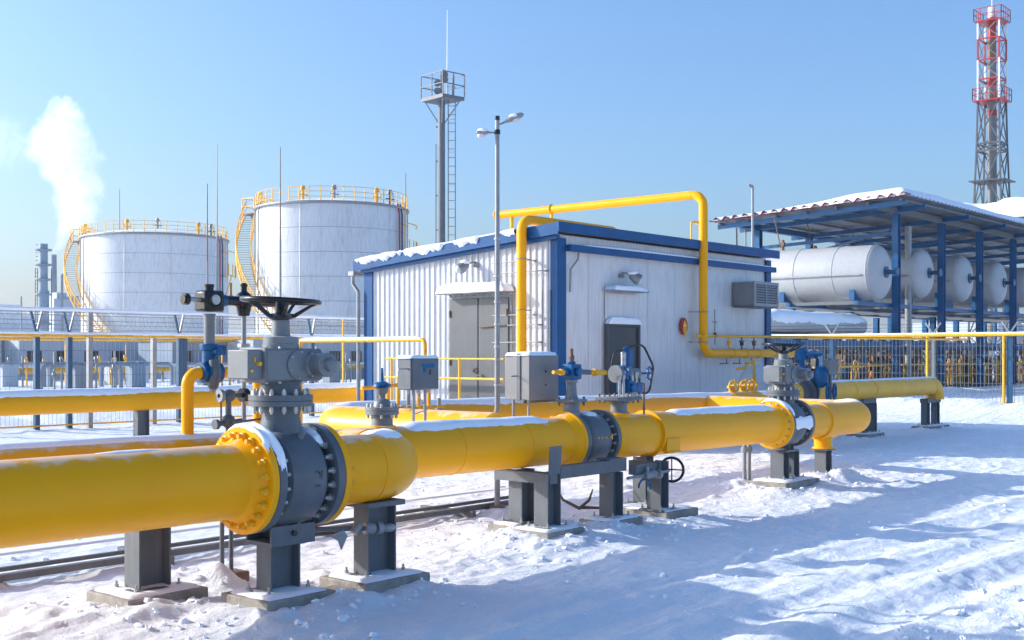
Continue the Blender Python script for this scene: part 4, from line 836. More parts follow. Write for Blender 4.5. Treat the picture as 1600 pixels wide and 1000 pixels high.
# double door on the gable
y1_, y0_ = on_u(705, BU0)[0], on_u(797, BU0)[0]; zd1 = 2.88
dr = build(MB().box(BU0-.03, BU0-.002, y0_-.06, y1_+.06, .12, zd1+.05), 'door_frame', GALV, bl)
ym = (y0_+y1_)/2
for a, b in ((y0_, ym-.012), (ym+.012, y1_)): d = build(MB().box(BU0-.06, BU0-.031, a, b, .14, zd1), 'door_leaf', DOOR, bl, bevel=.008)
mb = MB()
for a in (y1_-.03, y0_+.03):
    for z_ in (.5, 1.5, 2.5): mb.cyl((BU0-.07, a, z_), (BU0-.07, a, z_+.14), .022, n=8)
mb.cyl((BU0-.06, ym-.1, 1.3), (BU0-.11, ym-.1, 1.3), .02, n=8); mb.cyl((BU0-.11, ym-.16, 1.3), (BU0-.11, ym-.04, 1.3), .012, n=8); mb.torus((BU0-.08, ym+.08, 1.4), (1,0,0), .05, .012, n=16, m=6)
mb.cyl((BU0-.09, y0_+.05, 2.32), (BU0-.09, y0_+.75, 2.28), .014, n=8); build(mb, 'door_hardware', RUST, dr, kind='stuff')
hd = build(MB().box(BU0-.34, BU0-.005, y0_-.12, y1_+.12, zd1+.09, zd1+.12), 'door_hood', GALV, bl)
snow_slab(BU0-.34, BU0-.02, y0_-.12, y1_+.12, zd1+.12, .17, 'hood_snow', hd, seed=15, n=30, over=.02, jag=.05)
def wall_lamp(lab, p, d, cat='wall lamp'):
    p = Vector(p); t = thing('wall_lamp', lab, cat, p); d = Vector(d).normalized()
    q = p+d*.1; e = (d+Vector((0,0,-.55))).normalized()
    mb = MB(); mb.box(p.x-.05, p.x+.05, p.y-.05, p.y+.05, p.z-.10, p.z-.02); mb.tube([p, q, q+e*.1], .018, n=8); build(mb, 'bracket', GALV, t)
    mb = MB(); mb.lathe(q+e*.08, e, [(0, .03), (.03, .07), (.16, .115), (.24, .12), (.25, .10)], n=20); h = build(mb, 'shade', GALV, t)
    mb = MB(); mb.ball(q+e*.31, .085, 14); build(mb, 'bulb_glass', GLASS, h)
    mb = MB(); mb.ball(q+e*.16+Vector((0,0,.075)), .10, 12, (1.1, 1.1, .5)); build(mb, 'snow_cap', SNOW, h, sharp=80)
    return t
yl = on_u(742, BU0)[0]; wall_lamp('snow capped lamp on the gable wall above the grey double door', (BU0-.01, yl-.05, 3.62), (-1, .55, 0))
# conduits on the gable wall behind the riser
t = thing('wall_conduits', 'thin steel conduits and brackets on the gable wall beside the yellow riser', 'conduit', (BU0, 15, 0))
mb = MB()
for px in (862, 850, 778): y = on_u(px, BU0)[0]; mb.cyl((BU0-.05, y, .3), (BU0-.05, y, zz(455 if px != 778 else 440, 23.5)), .010, n=8)
for py in (408, 425, 492, 508, 535): ya, yb_ = on_u(772, BU0)[0], on_u(838+(py % 3)*9, BU0)[0]; z_ = zz(py, 23.4); mb.cyl((BU0-.06, ya, z_), (BU0-.06, yb_, z_+.01), .011, n=8); mb.cyl((BU0-.0, yb_, z_), (BU0-.1, yb_, z_), .018, n=8)
build(mb, 'conduit', GALV, t)
mb = MB(); mb.tube([(BU0+.62, BV0-.07, 3.74), (BU0+.60, BV0-.06, 3.6), (BU0+.38, BV0-.05, 3.4), (BU0+.36, BV0-.05, 2.95)], .02, n=8); build(mb, 'drain_stub', GALV, bl)
# dark doorway in the long wall
xa_, xb_ = on_v(947, BV0)[0], on_v(993, BV0)[0]
d = build(MB().box(xa_, xb_, BV0-.05, BV0-.005, .1, 2.3), 'side_door', DARK, bl, bevel=.006)
mb = MB(); mb.box(xa_-.07, xa_-.001, BV0-.08, BV0-.004, .1, 2.36); mb.box(xb_+.001, xb_+.07, BV0-.08, BV0-.004, .1, 2.36); mb.box(xa_, xb_, BV0-.08, BV0-.004, 2.301, 2.36); build(mb, 'frame', LATT, d)
snow_slab(xa_-.06, xb_+.06, BV0-.11, BV0-.03, 2.36, .12, 'snow_cap', d, seed=25, n=18, jag=.04)
mb = MB(); mb.box(xa_-.05, xb_+.05, BV0-.012, BV0-.004, 2.45, 2.98); build(mb, 'blank_panel', WALL, bl)
hd = build(MB().box(xa_-.1, xb_+.1, BV0-.28, BV0-.005, 3.02, 3.05), 'side_hood', GALV, bl)
snow_slab(xa_-.1, xb_+.1, BV0-.28, BV0-.03, 3.05, .09, 'snow_cap', hd, seed=6)
xl = on_v(970, BV0)[0]; wall_lamp('round snowy lamp on the long wall above the dark door', (xl, BV0-.01, 3.42), (.75, -1, 0))
# louvred unit
x0, x1 = 24.6, 25.75
t = thing('louvre_unit', 'grey ventilation box with louvres on the right end of the long wall', 'air conditioner', (x0, BV0-.6, 2.87))
mb = MB(); mb.box(x0, x1, BV0-.57, BV0-.03, 2.87, 3.43); b = build(mb, 'housing', CABM, t, bevel=.01)
mb = MB(); mb.box(x0-.01, x0+.06, BV0-.60, BV0-.571, 2.86, 3.44); mb.box(x1-.06, x1+.01, BV0-.60, BV0-.571, 2.86, 3.44); mb.box(x0+.061, x1-.061, BV0-.60, BV0-.571, 3.37, 3.44); mb.box(x0+.061, x1-.061, BV0-.60, BV0-.571, 2.86, 2.93); mb.box((x0+x1)/2-.02, (x0+x1)/2+.02, BV0-.60, BV0-.571, 2.931, 3.369); build(mb, 'face_frame', GALV, t)
mb = MB(); mb.box(x0+.06, x1-.06, BV0-.5715, BV0-.5705, 2.93, 3.37); build(mb, 'louvre_shade_sheet', DARK, t)  # dark sheet on the solid housing paints in the shade between the slats
for k in range(7):
    z_ = 2.955+k*.06
    for a, b_ in ((x0+.065, (x0+x1)/2-.025), ((x0+x1)/2+.025, x1-.065)):
        mb = MB(); mb.add([(a, BV0-.60, z_), (b_, BV0-.60, z_), (b_, BV0-.573, z_+.035), (a, BV0-.573, z_+.035), (a, BV0-.60, z_+.008), (b_, BV0-.60, z_+.008), (b_, BV0-.573, z_+.043), (a, BV0-.573, z_+.043)], [(0,3,2,1),(4,5,6,7),(0,1,5,4),(1,2,6,5),(2,3,7,6),(3,0,4,7)]); build(mb, 'slat', GALV, t)
mb = MB(); mb.box(x0-.03, x1, BV0-.57, BV0-.03, 2.83, 2.868); build(mb, 'shelf', STEEL, t)
snow_slab(x0, x1, BV0-.57, BV0-.04, 3.43, .02, 'snow_cap', t, seed=9)
# red and yellow plate on the wall
x = on_v(1067, BV0)[0]; zc = zz(511, 26.3)
t = thing('wall_sign', 'narrow red oval plate with a yellow droplet on the long wall beside the yellow riser', 'sign', (x, BV0-.02, zc-.2))
mb = MB(); mb.prism([(.15*math.cos(2*PI*k/24), .19*math.sin(2*PI*k/24)+.02) for k in range(24)], (x, BV0-.03, zc), (1,0,0), (0,0,1), (0,1,0), .02); build(mb, 'plate', RED, t)
mb = MB(); mb.prism([(0, -.22), (.07, -.12), (.09, .0), (.07, .10), (0, .16), (-.05, .08), (-.06, -.05)], (x+.01, BV0-.045, zc), (1,0,0), (0,0,1), (0,1,0), .012); build(mb, 'droplet', YELD, t)
mb = MB(); mb.box(x-.05, x+.06, BV0-.049, BV0-.046, zc+.02, zc+.05); build(mb, 'print', WHITE, t)

# ------------------------------------------------------------------ overhead pipe and risers
ur, ov = on_v(1099, 14.16)[0], 14.16; zo = 5.33; vb = on_u(777, ur)[0]
t = thing('overhead_pipe', 'yellow pipe carried over the roof, dropping down the long wall and turning right', 'pipe', (ur, ov, 1.7))
pth = fillet([(ur, vb, zo), (ur, ov, zo), (ur, ov, 1.75), (on_v(1240, ov)[0], ov, 1.75)], .28, 9)
mb = MB(); mb.tube(pth, .10, n=28); build(mb, 'pipe', YEL, t)
seams(t, [(p, d, .10, .006) for p, d in ((pth[1], (0,1,0)), (pth[10], (0,0,1)), (pth[11], (0,0,1)), (Vector((ur, ov, 3.9)), (0,0,1)))]+[((on_v(px, ov)[0], ov, 1.75), (1,0,0), .102, .014) for px in (1143, 1163, 1183, 1208, 1215)], YELD, 24)
mb = MB(); mb.cyl((ur, vb, zo), (ur, vb+.03, zo), .14, n=20); mb.cyl((ur, vb-.5, zo), (ur, vb-.5, zo-.5), .05, n=12); mb.cyl((ur, vb-.5, zo-.5), (ur, vb-.5, 3.5), .08, n=12); build(mb, 'end_branch', YELD, t)
for z_ in (2.68, 2.0): build(MB().box(ur-.13, ur+.13, ov-.01, BV0-.0, z_, z_+.03) if False else MB().torus((ur, ov, z_), (0,0,1), .11, .012, n=20, m=6).cyl((ur-.1, ov+.05, z_), (ur-.25, BV0, z_), .015, n=6), 'clamp', BOLT, t)
vp = on_u(862, ur)[0]
s = thing('pipe_stand', 'short yellow forked post on the roof under the overhead pipe', 'pipe support', (ur, vp, 3.9))
mb = MB(); mb.cyl((ur, vp, 3.75), (ur, vp, zo-.1), .04, n=10); mb.torus((ur, vp, zo), (0,1,0), .115, .02, n=20, m=6); mb.cyl((ur-.2, vp, zo-.55), (ur+.2, vp, zo-.55), .035, n=8); build(mb, 'post', YELD, s)
x = on_v(1080, ov+.5)[0]
s = thing('vent_pipe', 'thin yellow hooked vent pipe left of the drop of the overhead pipe', 'pipe', (x, ov+.5, 4.2))
mb = MB(); mb.tube(fillet([(x, ov+.5, 4.1), (x, ov+.5, zz(345, 27)), (x+.28, ov+.5, zz(345, 27))], .06, 5), .022, n=8); mb.cyl((x+.24, ov+.5, zz(345, 27)), (x+.32, ov+.5, zz(345, 27)), .045, n=10); build(mb, 'tube', YELD, s)
# riser on the gable
uu = 17.66; vv = on_u(815, uu)[0]; zr = 4.38
t = thing('riser_pipe', 'vertical yellow riser in front of the gable wall bending over the roof edge', 'pipe', (uu, vv, 1.7))
pth = fillet([(uu, vv, 1.3), (uu, vv, zr), (uu+3.2, vv, zr), (uu+3.2, vv, 3.9)], .25, 9)
mb = MB(); mb.tube(pth, .098, n=28); build(mb, 'pipe', YEL, t)
seams(t, [(p, d, .098, .006) for p, d in ((pth[1], (0,0,1)), (pth[10], (1,0,0)), (Vector((uu, vv, 2.0)), (0,0,1)))], YELD, 24)
mb = MB()
for z_ in (2.6, 3.6): mb.torus((uu, vv, z_), (0,0,1), .104, .01, n=20, m=6); mb.cyl((uu+.1, vv, z_), (BU0, vv, z_), .014, n=6)
build(mb, 'clamp', GALV, t)
# thin gas line along the wall and on to the fence
ug = on_v(1110, 14.1)[0]
t = thing('thin_gas_line', 'thin yellow gas line along the long wall and on towards the right fence', 'pipe', (ug, 14.1, 2.1))
mb = MB(); mb.cyl((ug-.6, 14.1, 2.14), (39.0, 14.1, 2.2), .033, n=12); build(mb, 'tube', YELD, t)
for i, px in enumerate((1139, 1159, 1178)):
    x = on_v(px, 14.1)[0]; mb = MB(); mb.cyl((x, 14.1, 1.84), (x, 14.1, 2.14), .016, n=8); mb.cyl((x, 14.1, 1.93), (x, 14.1, 2.02), .045, n=10); mb.box(x-.09, x+.09, 14.08, 14.12, 2.02, 2.05); build(mb, 'tap', (YELD, BLACK, RUST)[i], t)
    mb = MB(); mb.cyl((x, 14.16, 1.52), (x, 14.16, 1.63), .012, n=6); mb.box(x-.3, x+.05, 14.14, 14.17, 1.50, 1.53); build(mb, 'hanger', STEEL, t)
x = on_v(1117, 14.1)[0]; mb = MB(); mb.cyl((x, 14.1, 1.95), (x, 14.1, 2.75), .012, n=6); mb.cyl((x, 14.1, 2.12), (x, 14.1, 2.22), .04, n=8); mb.box(x-.12, x+.08, 14.09, 14.11, 2.45, 2.47); build(mb, 'gauge_tube', RUST, t)
mb = MB(); mb.ball((on_v(1183, 13.0)[0], 13.0, 1.12), .42, 20, (1.3, .8, .9)); o = build(mb, 'gas_drum', WALL, None, 'rounded pale drum by the building corner behind the far valve', 'drum')
x, _ = on_v(1165, 12.8)
mb = MB(); mb.tube([(x-.35, 12.8, 1.42), (x-.05, 12.8, 1.43), (x+.1, 12.8, 1.52), (x+.35, 12.8, 1.6), (x+.38, 12.8, 1.1)], .03, n=8); build(mb, 'curved_tube', YELD, None, 'thin curved yellow tube over the pale drum', 'pipe')

# blue and grey valves between the far valve and the pale pipe
t = thing('pressure_regulator', 'tall blue valve right behind the handwheel of the far valve', 'valve', (on_v(1250, 11.2)[0], 11.2, 1.1))
x = on_v(1252, 11.2)[0]
mb = MB(); mb.cyl((x, 11.2, 1.15), (x, 11.2, 1.62), .07, n=14); mb.cyl((x, 11.2, 1.62), (x, 11.2, 1.98), .15, .09, n=16); mb.cyl((x-.0, 11.2, 1.45), (x, 11.2, 1.5), .16, n=16); build(mb, 'body', BVALV, t)
mb = MB(); mb.torus((x+.30, 11.0, 1.42), (.6,-1,0), .22, .022, n=28, m=8)
for k in range(5): mb.cyl((x+.30, 11.0, 1.42), (x+.30+.2*math.cos(k*1.26)*.86, 11.0+.1*math.cos(k*1.26), 1.42+.2*math.sin(k*1.26)), .012, n=6)
mb.cyl((x, 11.2, 1.42), (x+.32, 10.98, 1.42), .025, n=8); build(mb, 'handwheel', BVALV, t)
mb = MB(); mb.cyl((x-.3, 11.2, ZF+.03), (x+.35, 11.2, ZF+.03), .24, n=32); mb.cyl((x-.05, 11.2, ZF), (x+.0, 11.2, ZF), .34, n=32); mb.cyl((x+.1, 11.2, ZF), (x+.15, 11.2, ZF), .33, n=32); build(mb, 'flanged_body', GREY, t)
x = on_v(1297, 10.7)[0]
t = thing('instrument_post', 'grey post with a small box and blue valve wheels beside the header end', 'stand', (x, 10.7, 0))
mb = MB(); mb.cyl((x, 10.7, 0), (x, 10.7, 1.65), .035, n=10); build(mb, 'post', STEEL, t)
mb = MB(); mb.box(x-.17, x+.2, 10.64, 10.76, 1.32, 1.62); build(mb, 'box', GREY, t, bevel=.01)
mb = MB(); mb.ball((x-.2, 10.8, 1.28), .19, 16, (.8, .8, 1.2)); mb.torus((x-.14, 10.68, .98), (.3,-1,0), .15, .028, n=24, m=8); mb.torus((x+.16, 10.68, .98), (.3,-1,0), .15, .028, n=24, m=8); mb.cyl((x-.18, 10.68, .98), (x+.2, 10.68, .98), .02, n=8); build(mb, 'wheels', BVALV, t)
mb = MB(); mb.lathe((x-.12, 11.0, 1.66), (0,0,1), [(0, .05), (.05, .22), (.09, .2), (.14, .06), (.16, .02)], n=18); build(mb, 'mushroom_cap', BVALV, t)

# ------------------------------------------------------------------ railing and snowy rail in front of the gable
uR = 16.4
t = thing('yellow_railing', 'yellow two rail handrail in front of the grey double door', 'railing', (uR, 16, 0))
ya, yb_ = on_u(602, uR)[0], on_u(787, uR)[0]
for z_ in (1.645, 1.27): mb = MB(); mb.cyl((uR, ya, z_), (uR, yb_, z_), .018 if z_ > 1.5 else .024, n=10); build(mb, 'rail', YELD, t)
for px in (718, 612): y = on_u(px, uR)[0]; mb = MB(); mb.cyl((uR, y, 0), (uR, y, 1.66), .026, n=10); build(mb, 'post', YELD, t)
t = thing('snowy_gas_rail', 'yellow pipe with snow along its top bending down beside the double door', 'pipe', (16.7, 18, 0))
y0, y1 = on_u(664, 16.7)[0], on_u(470, 16.7)[0]
pth = fillet([(16.7, y1, 2.02), (16.7, y0, 2.02), (16.7, y0, 1.2)], .1, 6)
mb = MB(); mb.tube(pth, .042, n=12); mb.cyl((16.7, y1, 0), (16.7, y1, 2.02), .042, n=10); build(mb, 'tube', YELD, t)
snow_on_path([(16.7, y1, 2.02), (16.7, y0+.12, 2.02)], .042, 'snow_cap', t, half=1.3, thick=.03, seed=3)
# clutter of small yellow pipes near the meter box
rr = random.Random(11)
t = thing('impulse_manifold', 'tangle of thin yellow impulse pipes behind the small blue grey box', 'pipe manifold', (on_v(625, 10)[0], 10, 0))
for i in range(7):
    x = on_v(590+i*16, 9.9)[0]; mb = MB(); mb.cyl((x, 9.9, .3), (x, 9.9, 1.15+.35*rr.random()), .022, n=8); mb.cyl((x, 9.9, 1.05), (x, 9.9, 1.12), .045, n=8); build(mb, 'riser', YELD if i % 3 else GALV, t)
mb = MB(); mb.cyl((on_v(560, 9.9)[0], 9.85, 1.36), (on_v(626, 9.9)[0], 9.85, 1.39), .022, n=8); mb.cyl((on_v(590, 9.9)[0], 9.85, 1.1), (on_v(690, 9.9)[0], 9.85, 1.12), .016, n=8); build(mb, 'cross_tube', YELD, t)

# low conduits along the ground behind the header
t = thing('cable_conduits', 'dark conduits running low along the snow behind the pipes', 'conduit', (6, 9.7, 0))
for y, z_, r in ((9.3, -.06, .035), (9.55, -.04, .022), (9.95, .02, .016)):
    mb = MB(); mb.beam((-3, y, z_), (11.5, y+.12, z_), r*2, r*1.6); build(mb, 'conduit', STEEL, t)
    if y > 9.9: snow_slab(-3, 11.5, y-.03, y+.1, z_+r*.8, .012, 'snow_cap', t, seed=y, n=40)
for u in range(0, 12, 2): mb = MB(); mb.box(u, u+.06, 9.25, 10.1, -.2, -.07); build(mb, 'sleeper', STEEL, t)

# ------------------------------------------------------------------ left background pipe and fence
EV = 21.0
t = thing('background_pipe', 'yellow pipe with snow on top crossing the left of the yard before the fence', 'pipe', (6, EV, .6))
mb = MB(); mb.cyl((2, EV, .81), (26, EV, .81), .2, n=36); build(mb, 'pipe', YEL, t)
snow_on_path([(5, EV, .81), (25, EV, .81)], .2, 'snow_cap', t, half=.75, thick=.06, seed=81, step=.08)
for u in (8.3, 13.0, 19.5): support(u, EV, .62, .02, 'stool under the background yellow pipe, %s one' % ('left' if u < 9 else 'middle' if u < 15 else 'right'), group='stools of the background pipe')

def wires(mb, a, b, z0, z1, pitch, r, hp_=.25, horiz=True):
    a = Vector(a); b = Vector(b); d = b-a; n = int(d.length/pitch); e = d.normalized(); nn = Vector((-e.y, e.x, 0))
    for i in range(n+1):
        p = a+e*(i*pitch); mb.add([p+e*r+Vector((0,0,z0)), p-e*r*.5+nn*r+Vector((0,0,z0)), p-e*r*.5-nn*r+Vector((0,0,z0)), p+e*r+Vector((0,0,z1)), p-e*r*.5+nn*r+Vector((0,0,z1)), p-e*r*.5-nn*r+Vector((0,0,z1))], [(0,1,4,3),(1,2,5,4),(2,0,3,5)])
    if horiz:
        k = int((z1-z0)/hp_)
        for j in range(k+1):
            z = z0+(z1-z0)*j/k; up = Vector((0,0,1)); p, q = a+Vector((0,0,z)), b+Vector((0,0,z))
            mb.add([p+up*r, p+nn*r-up*r*.5, p-nn*r-up*r*.5, q+up*r, q+nn*r-up*r*.5, q-nn*r-up*r*.5], [(0,1,4,3),(1,2,5,4),(2,0,3,5)])
def yarm(base, z, across, m, m2, t, sz=.5, w=.05, spread=.24):
    for s, mm in ((-1, m), (1, m2)):
        mb = MB(); mb.beam((base[0], base[1], z-.02), (base[0]+across[0]*s*spread, base[1]+across[1]*s*spread, z+sz), w, w); build(mb, 'arm', mm, t)
FVv = 25.4
t = thing('mesh_fence', 'long wire mesh fence with snowy barbed wire and blue posts across the left background', 'fence', (6, FVv, 0))
Lp = [(57, TEAL, 1), (108, TEAL, 1), (140, GALV, 0), (240, GALV, 0), (280, TEAL, 1), (288, TEAL, 0), (487, TEAL, 1), (536, YELD, 0), (-60, TEAL, 1), (575, GALV, 0)]
us_ = sorted(on_v(p[0], FVv)[0] for p in Lp)
for px, m, y in Lp:
    u = on_v(px, FVv)[0]; top = 2.2 if y else (2.75 if px in (140, 536) else 2.15)
    w_ = .022 if px == 536 else .055; mb = MB(); mb.box(u-w_, u+w_, FVv-w_, FVv+w_, -.2, top); build(mb, 'post', m, t)
    if y: yarm((u, FVv), 2.2, (.95, .3), m, GALV, t, .5, .045, .17)
for u in (23, 26.5, 30, 33.5, 37):
    mb = MB(); mb.box(u-.045, u+.045, FVv-.045, FVv+.045, -.2, 2.2); build(mb, 'post', TEAL, t)
mb = MB(); mb.cyl((4, FVv-.06, 2.16), (39.5, FVv-.06, 2.16), .045, n=8); build(mb, 'top_rail', YELD, t)
mb = MB(); mb.cyl((4, FVv-.05, .12), (39.5, FVv-.05, .12), .02, n=6); build(mb, 'bottom_rail', YELD, t)
snow_on_path([(4, FVv-.06, 2.16), (36, FVv-.06, 2.16)], .045, 'rail_snow', t, half=1.1, thick=.035, seed=91, step=.12)
for i in range(7):
    a = 4+i*5.07; mb = MB(); wires(mb, (a, FVv, 0), (a+5.07, FVv, 0), .1, 2.1, .10, .0040, .28); build(mb, 'mesh_panel', STEEL, t)
mb = MB()
for z_, o in ((2.3, .06), (2.4, .09), (2.5, .12), (2.62, .16), (2.68, .2)):
    for s in (-1, 1): mb.beam((4, FVv+s*o, z_), (39.5, FVv+s*o, z_), .009, .009)
for i in range(260):
    u = 4+i*.135; mb.torus((u, FVv, 2.5), (1, .3*math.sin(i), .2), .17, .003, n=8, m=3)
build(mb, 'barbed_wire', GALV, t, kind='stuff')
snow_on_path([(4, FVv-.16, 2.70), (36, FVv-.16, 2.70)], .02, 'wire_snow', t, half=1.6, thick=.06, seed=95, step=.10)

# right-hand fence
UR = 39.5
t = thing('mesh_fence', 'wire mesh fence with yellow top rail in front of the tank canopy at the right', 'fence', (UR, 16, 0))
for px, m, m2 in ((1578, TEAL, YELD), (1458, GREYL, YELD), (1300, TEAL, None), (1700, TEAL, None), (1130, TEAL, None)):
    v_ = on_u(px, UR)[0]; mb = MB(); mb.box(UR-.07, UR+.07, v_-.07, v_+.07, -.2, 2.42); build(mb, 'post', m, t)
    yarm((UR, v_), 2.42, (.0, -1), GALV if m2 else GALV, GREYL, t, .36, .05, .26)
    if m2: mb = MB(); mb.cyl((UR-.1, v_+.16, .1), (UR-.1, v_+.16, 2.36), .045, n=8); build(mb, 'gas_riser', m2, t)
mb = MB(); mb.cyl((UR-.1, 5, 2.36), (UR-.1, 25.4, 2.36), .06, n=10); build(mb, 'top_rail', YELD, t)
snow_on_path([(UR-.1, 5, 2.36), (UR-.1, 25, 2.36)], .06, 'rail_snow', t, half=.8, thick=.02, seed=97, step=.12)
mb = MB(); mb.cyl((UR, 5, .15), (UR, 25.4, .15), .03, n=6); build(mb, 'bottom_rail', YELD, t)
for i in range(5):
    a = 5+i*4.08; mb = MB(); wires(mb, (UR, a, 0), (UR, a+4.08, 0), .15, 2.3, .13, .008, .27); build(mb, 'mesh_panel', STEEL, t)
mb = MB()
for z_, o in ((2.52, .08), (2.62, .15), (2.74, .24)):
    for s in (-1, 1): mb.beam((UR, 5, z_), (UR, 25.4, z_), .012, .012)
build(mb, 'barbed_wire', GALV, t, kind='stuff')

# ------------------------------------------------------------------ canopy over the white vessels
CV0, CV1 = 22.7, 29.95; CU = [53.8, 59.4, 64.8, 70.2, 75.6, 81.0, 86.4]
can = thing('steel_canopy', 'blue steel canopy with snow covered corrugated roof over the white horizontal tanks', 'canopy', (CU[0], CV0, 0))
for u in CU:
    for v_, zt in ((CV0, 8.3), (CV1, 8.0)):
        mb = MB(); mb.hbeam(u, v_, -.2, zt, .34, .3, .03, .03); build(mb, 'column', CBLUE, can)
RZ0, RZ1 = 8.75, 8.28; RU0, RU1, RV0, RV1 = 51.3, 90, 21.1, 31.2
def rz(v): return RZ0+(RZ1-RZ0)*(v-RV0)/(RV1-RV0)
for v_, zt in ((CV0, 8.3), (CV1, 8.0)):
    mb = MB(); mb.beam((RU0+.4, v_, zt+.15), (RU1, v_, zt+.15), .14, .3); build(mb, 'eave_beam', STEEL if v_ == CV0 else CBLUE, can)
for u in [RU0+.35]+CU:
    mb = MB(); mb.beam((u, RV0+.2, rz(RV0)-.22), (u, RV1-.2, rz(RV1)-.22), .12, .22); build(mb, 'rafter', CBLUE, can)
    mb = MB(); mb.beam((u, CV0, 7.4), (u, CV1, 7.1), .10, .16); 
    if u > 53: build(mb, 'tie_beam', CBLUE, can)
for v_ in np.linspace(RV0+.4, RV1-.4, 7): mb = MB(); mb.beam((RU0+.1, v_, rz(v_)-.09), (RU1, v_, rz(v_)-.09), .1, .12); build(mb, 'purlin', STEEL, can)
for i in range(3): mb = MB(); mb.beam((CU[0]+i*10.8, CV0+.3, 7.5), (CU[1]+i*10.8, CV1, 7.2), .1, .1); build(mb, 'brace', CBLUE, can)
mb = MB(); n = 80                       # corrugated sheets: waves run across v (seen on the left edge) and the long eave
vs = []
for i in range(n*6+1):
    u = RU0+(RU1-RU0)*i/(n*6); w_ = .045*math.sin(i*2*PI/6)
    for v_ in (RV0, RV1): vs.append((u, v_, rz(v_)+w_+.05))
mb.add(vs, [(2*i, 2*i+2, 2*i+3, 2*i+1) for i in range(n*6)]); rs = build(mb, 'roof_sheet', ROOFM, can, sharp=80)
mb = MB(); vs = []; n = 38
for i in range(n*6+1):
    v_ = RV0+(RV1-RV0)*i/(n*6); w_ = .10*math.sin(i*2*PI/12)
    vs += [(RU0-.25, v_, rz(v_)+w_+.09), (RU0+.5, v_, rz(v_)+w_*.6+.11)]
mb.add(vs, [(2*i, 2*i+1, 2*i+3, 2*i+2) for i in range(n*6)]); build(mb, 'verge_sheet', RED, rs, sharp=80)
mb = MB(); vs = []; nx, ny = 160, 40
for i in range(nx+1):
    for j in range(ny+1):
        a, b_ = i/nx, j/ny; u = RU0-.2+(RU1-RU0)*a; v_ = RV0+.02+(RV1-RV0-.05)*b_
        e = min(1, min(i, nx-i)/3, (j)/2.2, (ny-j)/3); pk = .12+.38*math.exp(-((b_-.12)/.28)**2)
        hh = (.07+pk*.72*(.55+.9*float(fbm(u*.25, v_*.35, 3, 2))))*math.sqrt(max(0, e))+(.06 if e > 0 else -.02)
        vs.append((u+(.1*math.sin(v_*3.8) if i == 0 else 0), v_, rz(v_)+.06+hh))
mb.add(vs, [(i*(ny+1)+j, (i+1)*(ny+1)+j, (i+1)*(ny+1)+j+1, i*(ny+1)+j+1) for i in range(nx) for j in range(ny)]); build(mb, 'roof_snow', SNOW, can, sharp=80)
mb = MB(); mb.cyl((CU[0]+.1, CV0+.5, -.2), (CU[0]+.1, CV0+.5, 8.0), .13, n=12) if False else mb.cyl((on_v(1419, CV0+.3)[0], CV0+.3, -.2), (on_v(1419, CV0+.3)[0], CV0+.3, 7.9), .16, n=12); build(mb, 'drainpipe', GALV, can)

def vessel(u, v0, v1, z, R, lab):
    t = thing('horizontal_tank', lab, 'tank', (u, v0, z-R), 'white horizontal tanks under the canopy')
    L = v1-v0; hd = .42
    pr = [(0, .01)]+[(hd*(1-math.cos(a)), R*math.sin(a)**.8) for a in np.linspace(.12, PI/2, 10)]
    pr += [(L-hd*(1-math.cos(a)), R*math.sin(a)**.8) for a in np.linspace(PI/2, .12, 10)]+[(L, .01)]
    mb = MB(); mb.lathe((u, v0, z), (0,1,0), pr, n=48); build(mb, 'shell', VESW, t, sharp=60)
    seams(t, [((u, v0+q, z), (0,1,0), R, .02) for q in (hd, L*.35, L*.68, L-hd)], VESW, 48)
    mb = MB(); mb.cyl((u, v0+.05, z), (u, v0-.05, z), .26, n=20); mb.cyl((u, v0-.05, z), (u, v0-.5, z), .10, n=12); mb.cyl((u, v0-.5, z), (u, v0-.56, z), .2, n=14); mb.cyl((u-.1, v0-.3, z), (u+.7, v0-.3, z), .05, n=8); build(mb, 'nozzle', TEAL, t)
    for q in (.2, .8):
        y = v0+L*q; mb = MB(); mb.box(u-R*.8, u+R*.8, y-.12, y+.12, 4.15, z-R*.62); build(mb, 'saddle', CBLUE, t)
    mb = MB(); mb.cyl((u-R-.03, v0+.6, z-.15), (u-R-.03, v1-.5, z-.15), .035, n=6); build(mb, 'side_tube', BOLT, t)
    mb = MB(); mb.cyl((u, v1-.7, z+R-.05), (u, v1-.7, z+R+.5), .08, n=8); mb.cyl((u-.2, v1-.7, z+R+.1), (u-.5, v1-.5, z+R+1.6), .03, n=6); mb.cyl((u-.1, v1-.7, z+R+.3), (u+.1, v1-.7, z+R+.3), .12, n=8); build(mb, 'relief_valve', RUST, t)
    return t
vessel(51.6, 22.25, 28.1, 5.42, 1.27, 'nearest white horizontal tank under the canopy, seen along its whole side')
vessel(56.8, 22.3, 29, 5.65, 1.19, 'second white horizontal tank under the canopy')
vessel(62.2, 22.3, 29, 5.65, 1.19, 'third white horizontal tank under the canopy')
vessel(67.5, 22.3, 29, 5.65, 1.19, 'fourth white horizontal tank under the canopy')
vessel(72.9, 22.3, 29, 5.65, 1.19, 'fifth white horizontal tank under the canopy, cut by the right edge')
t = thing('tank_platform', 'blue steel deck frame that carries the white horizontal tanks', 'platform', (60, 25, 0))
for v_ in (CV0+.25, 26.3, CV1-.2):
    mb = MB(); mb.beam((50, v_, 4.0), (88, v_, 4.0), .16, .18); build(mb, 'girder', CBLUE, t)
for u in [50.3]+[c+d for c in CU for d in (0, 2.7)]:
    mb = MB(); mb.beam((u, CV0+.2, 4.02), (u, CV1, 4.02), .14, .14); build(mb, 'cross_girder', STEEL, t)
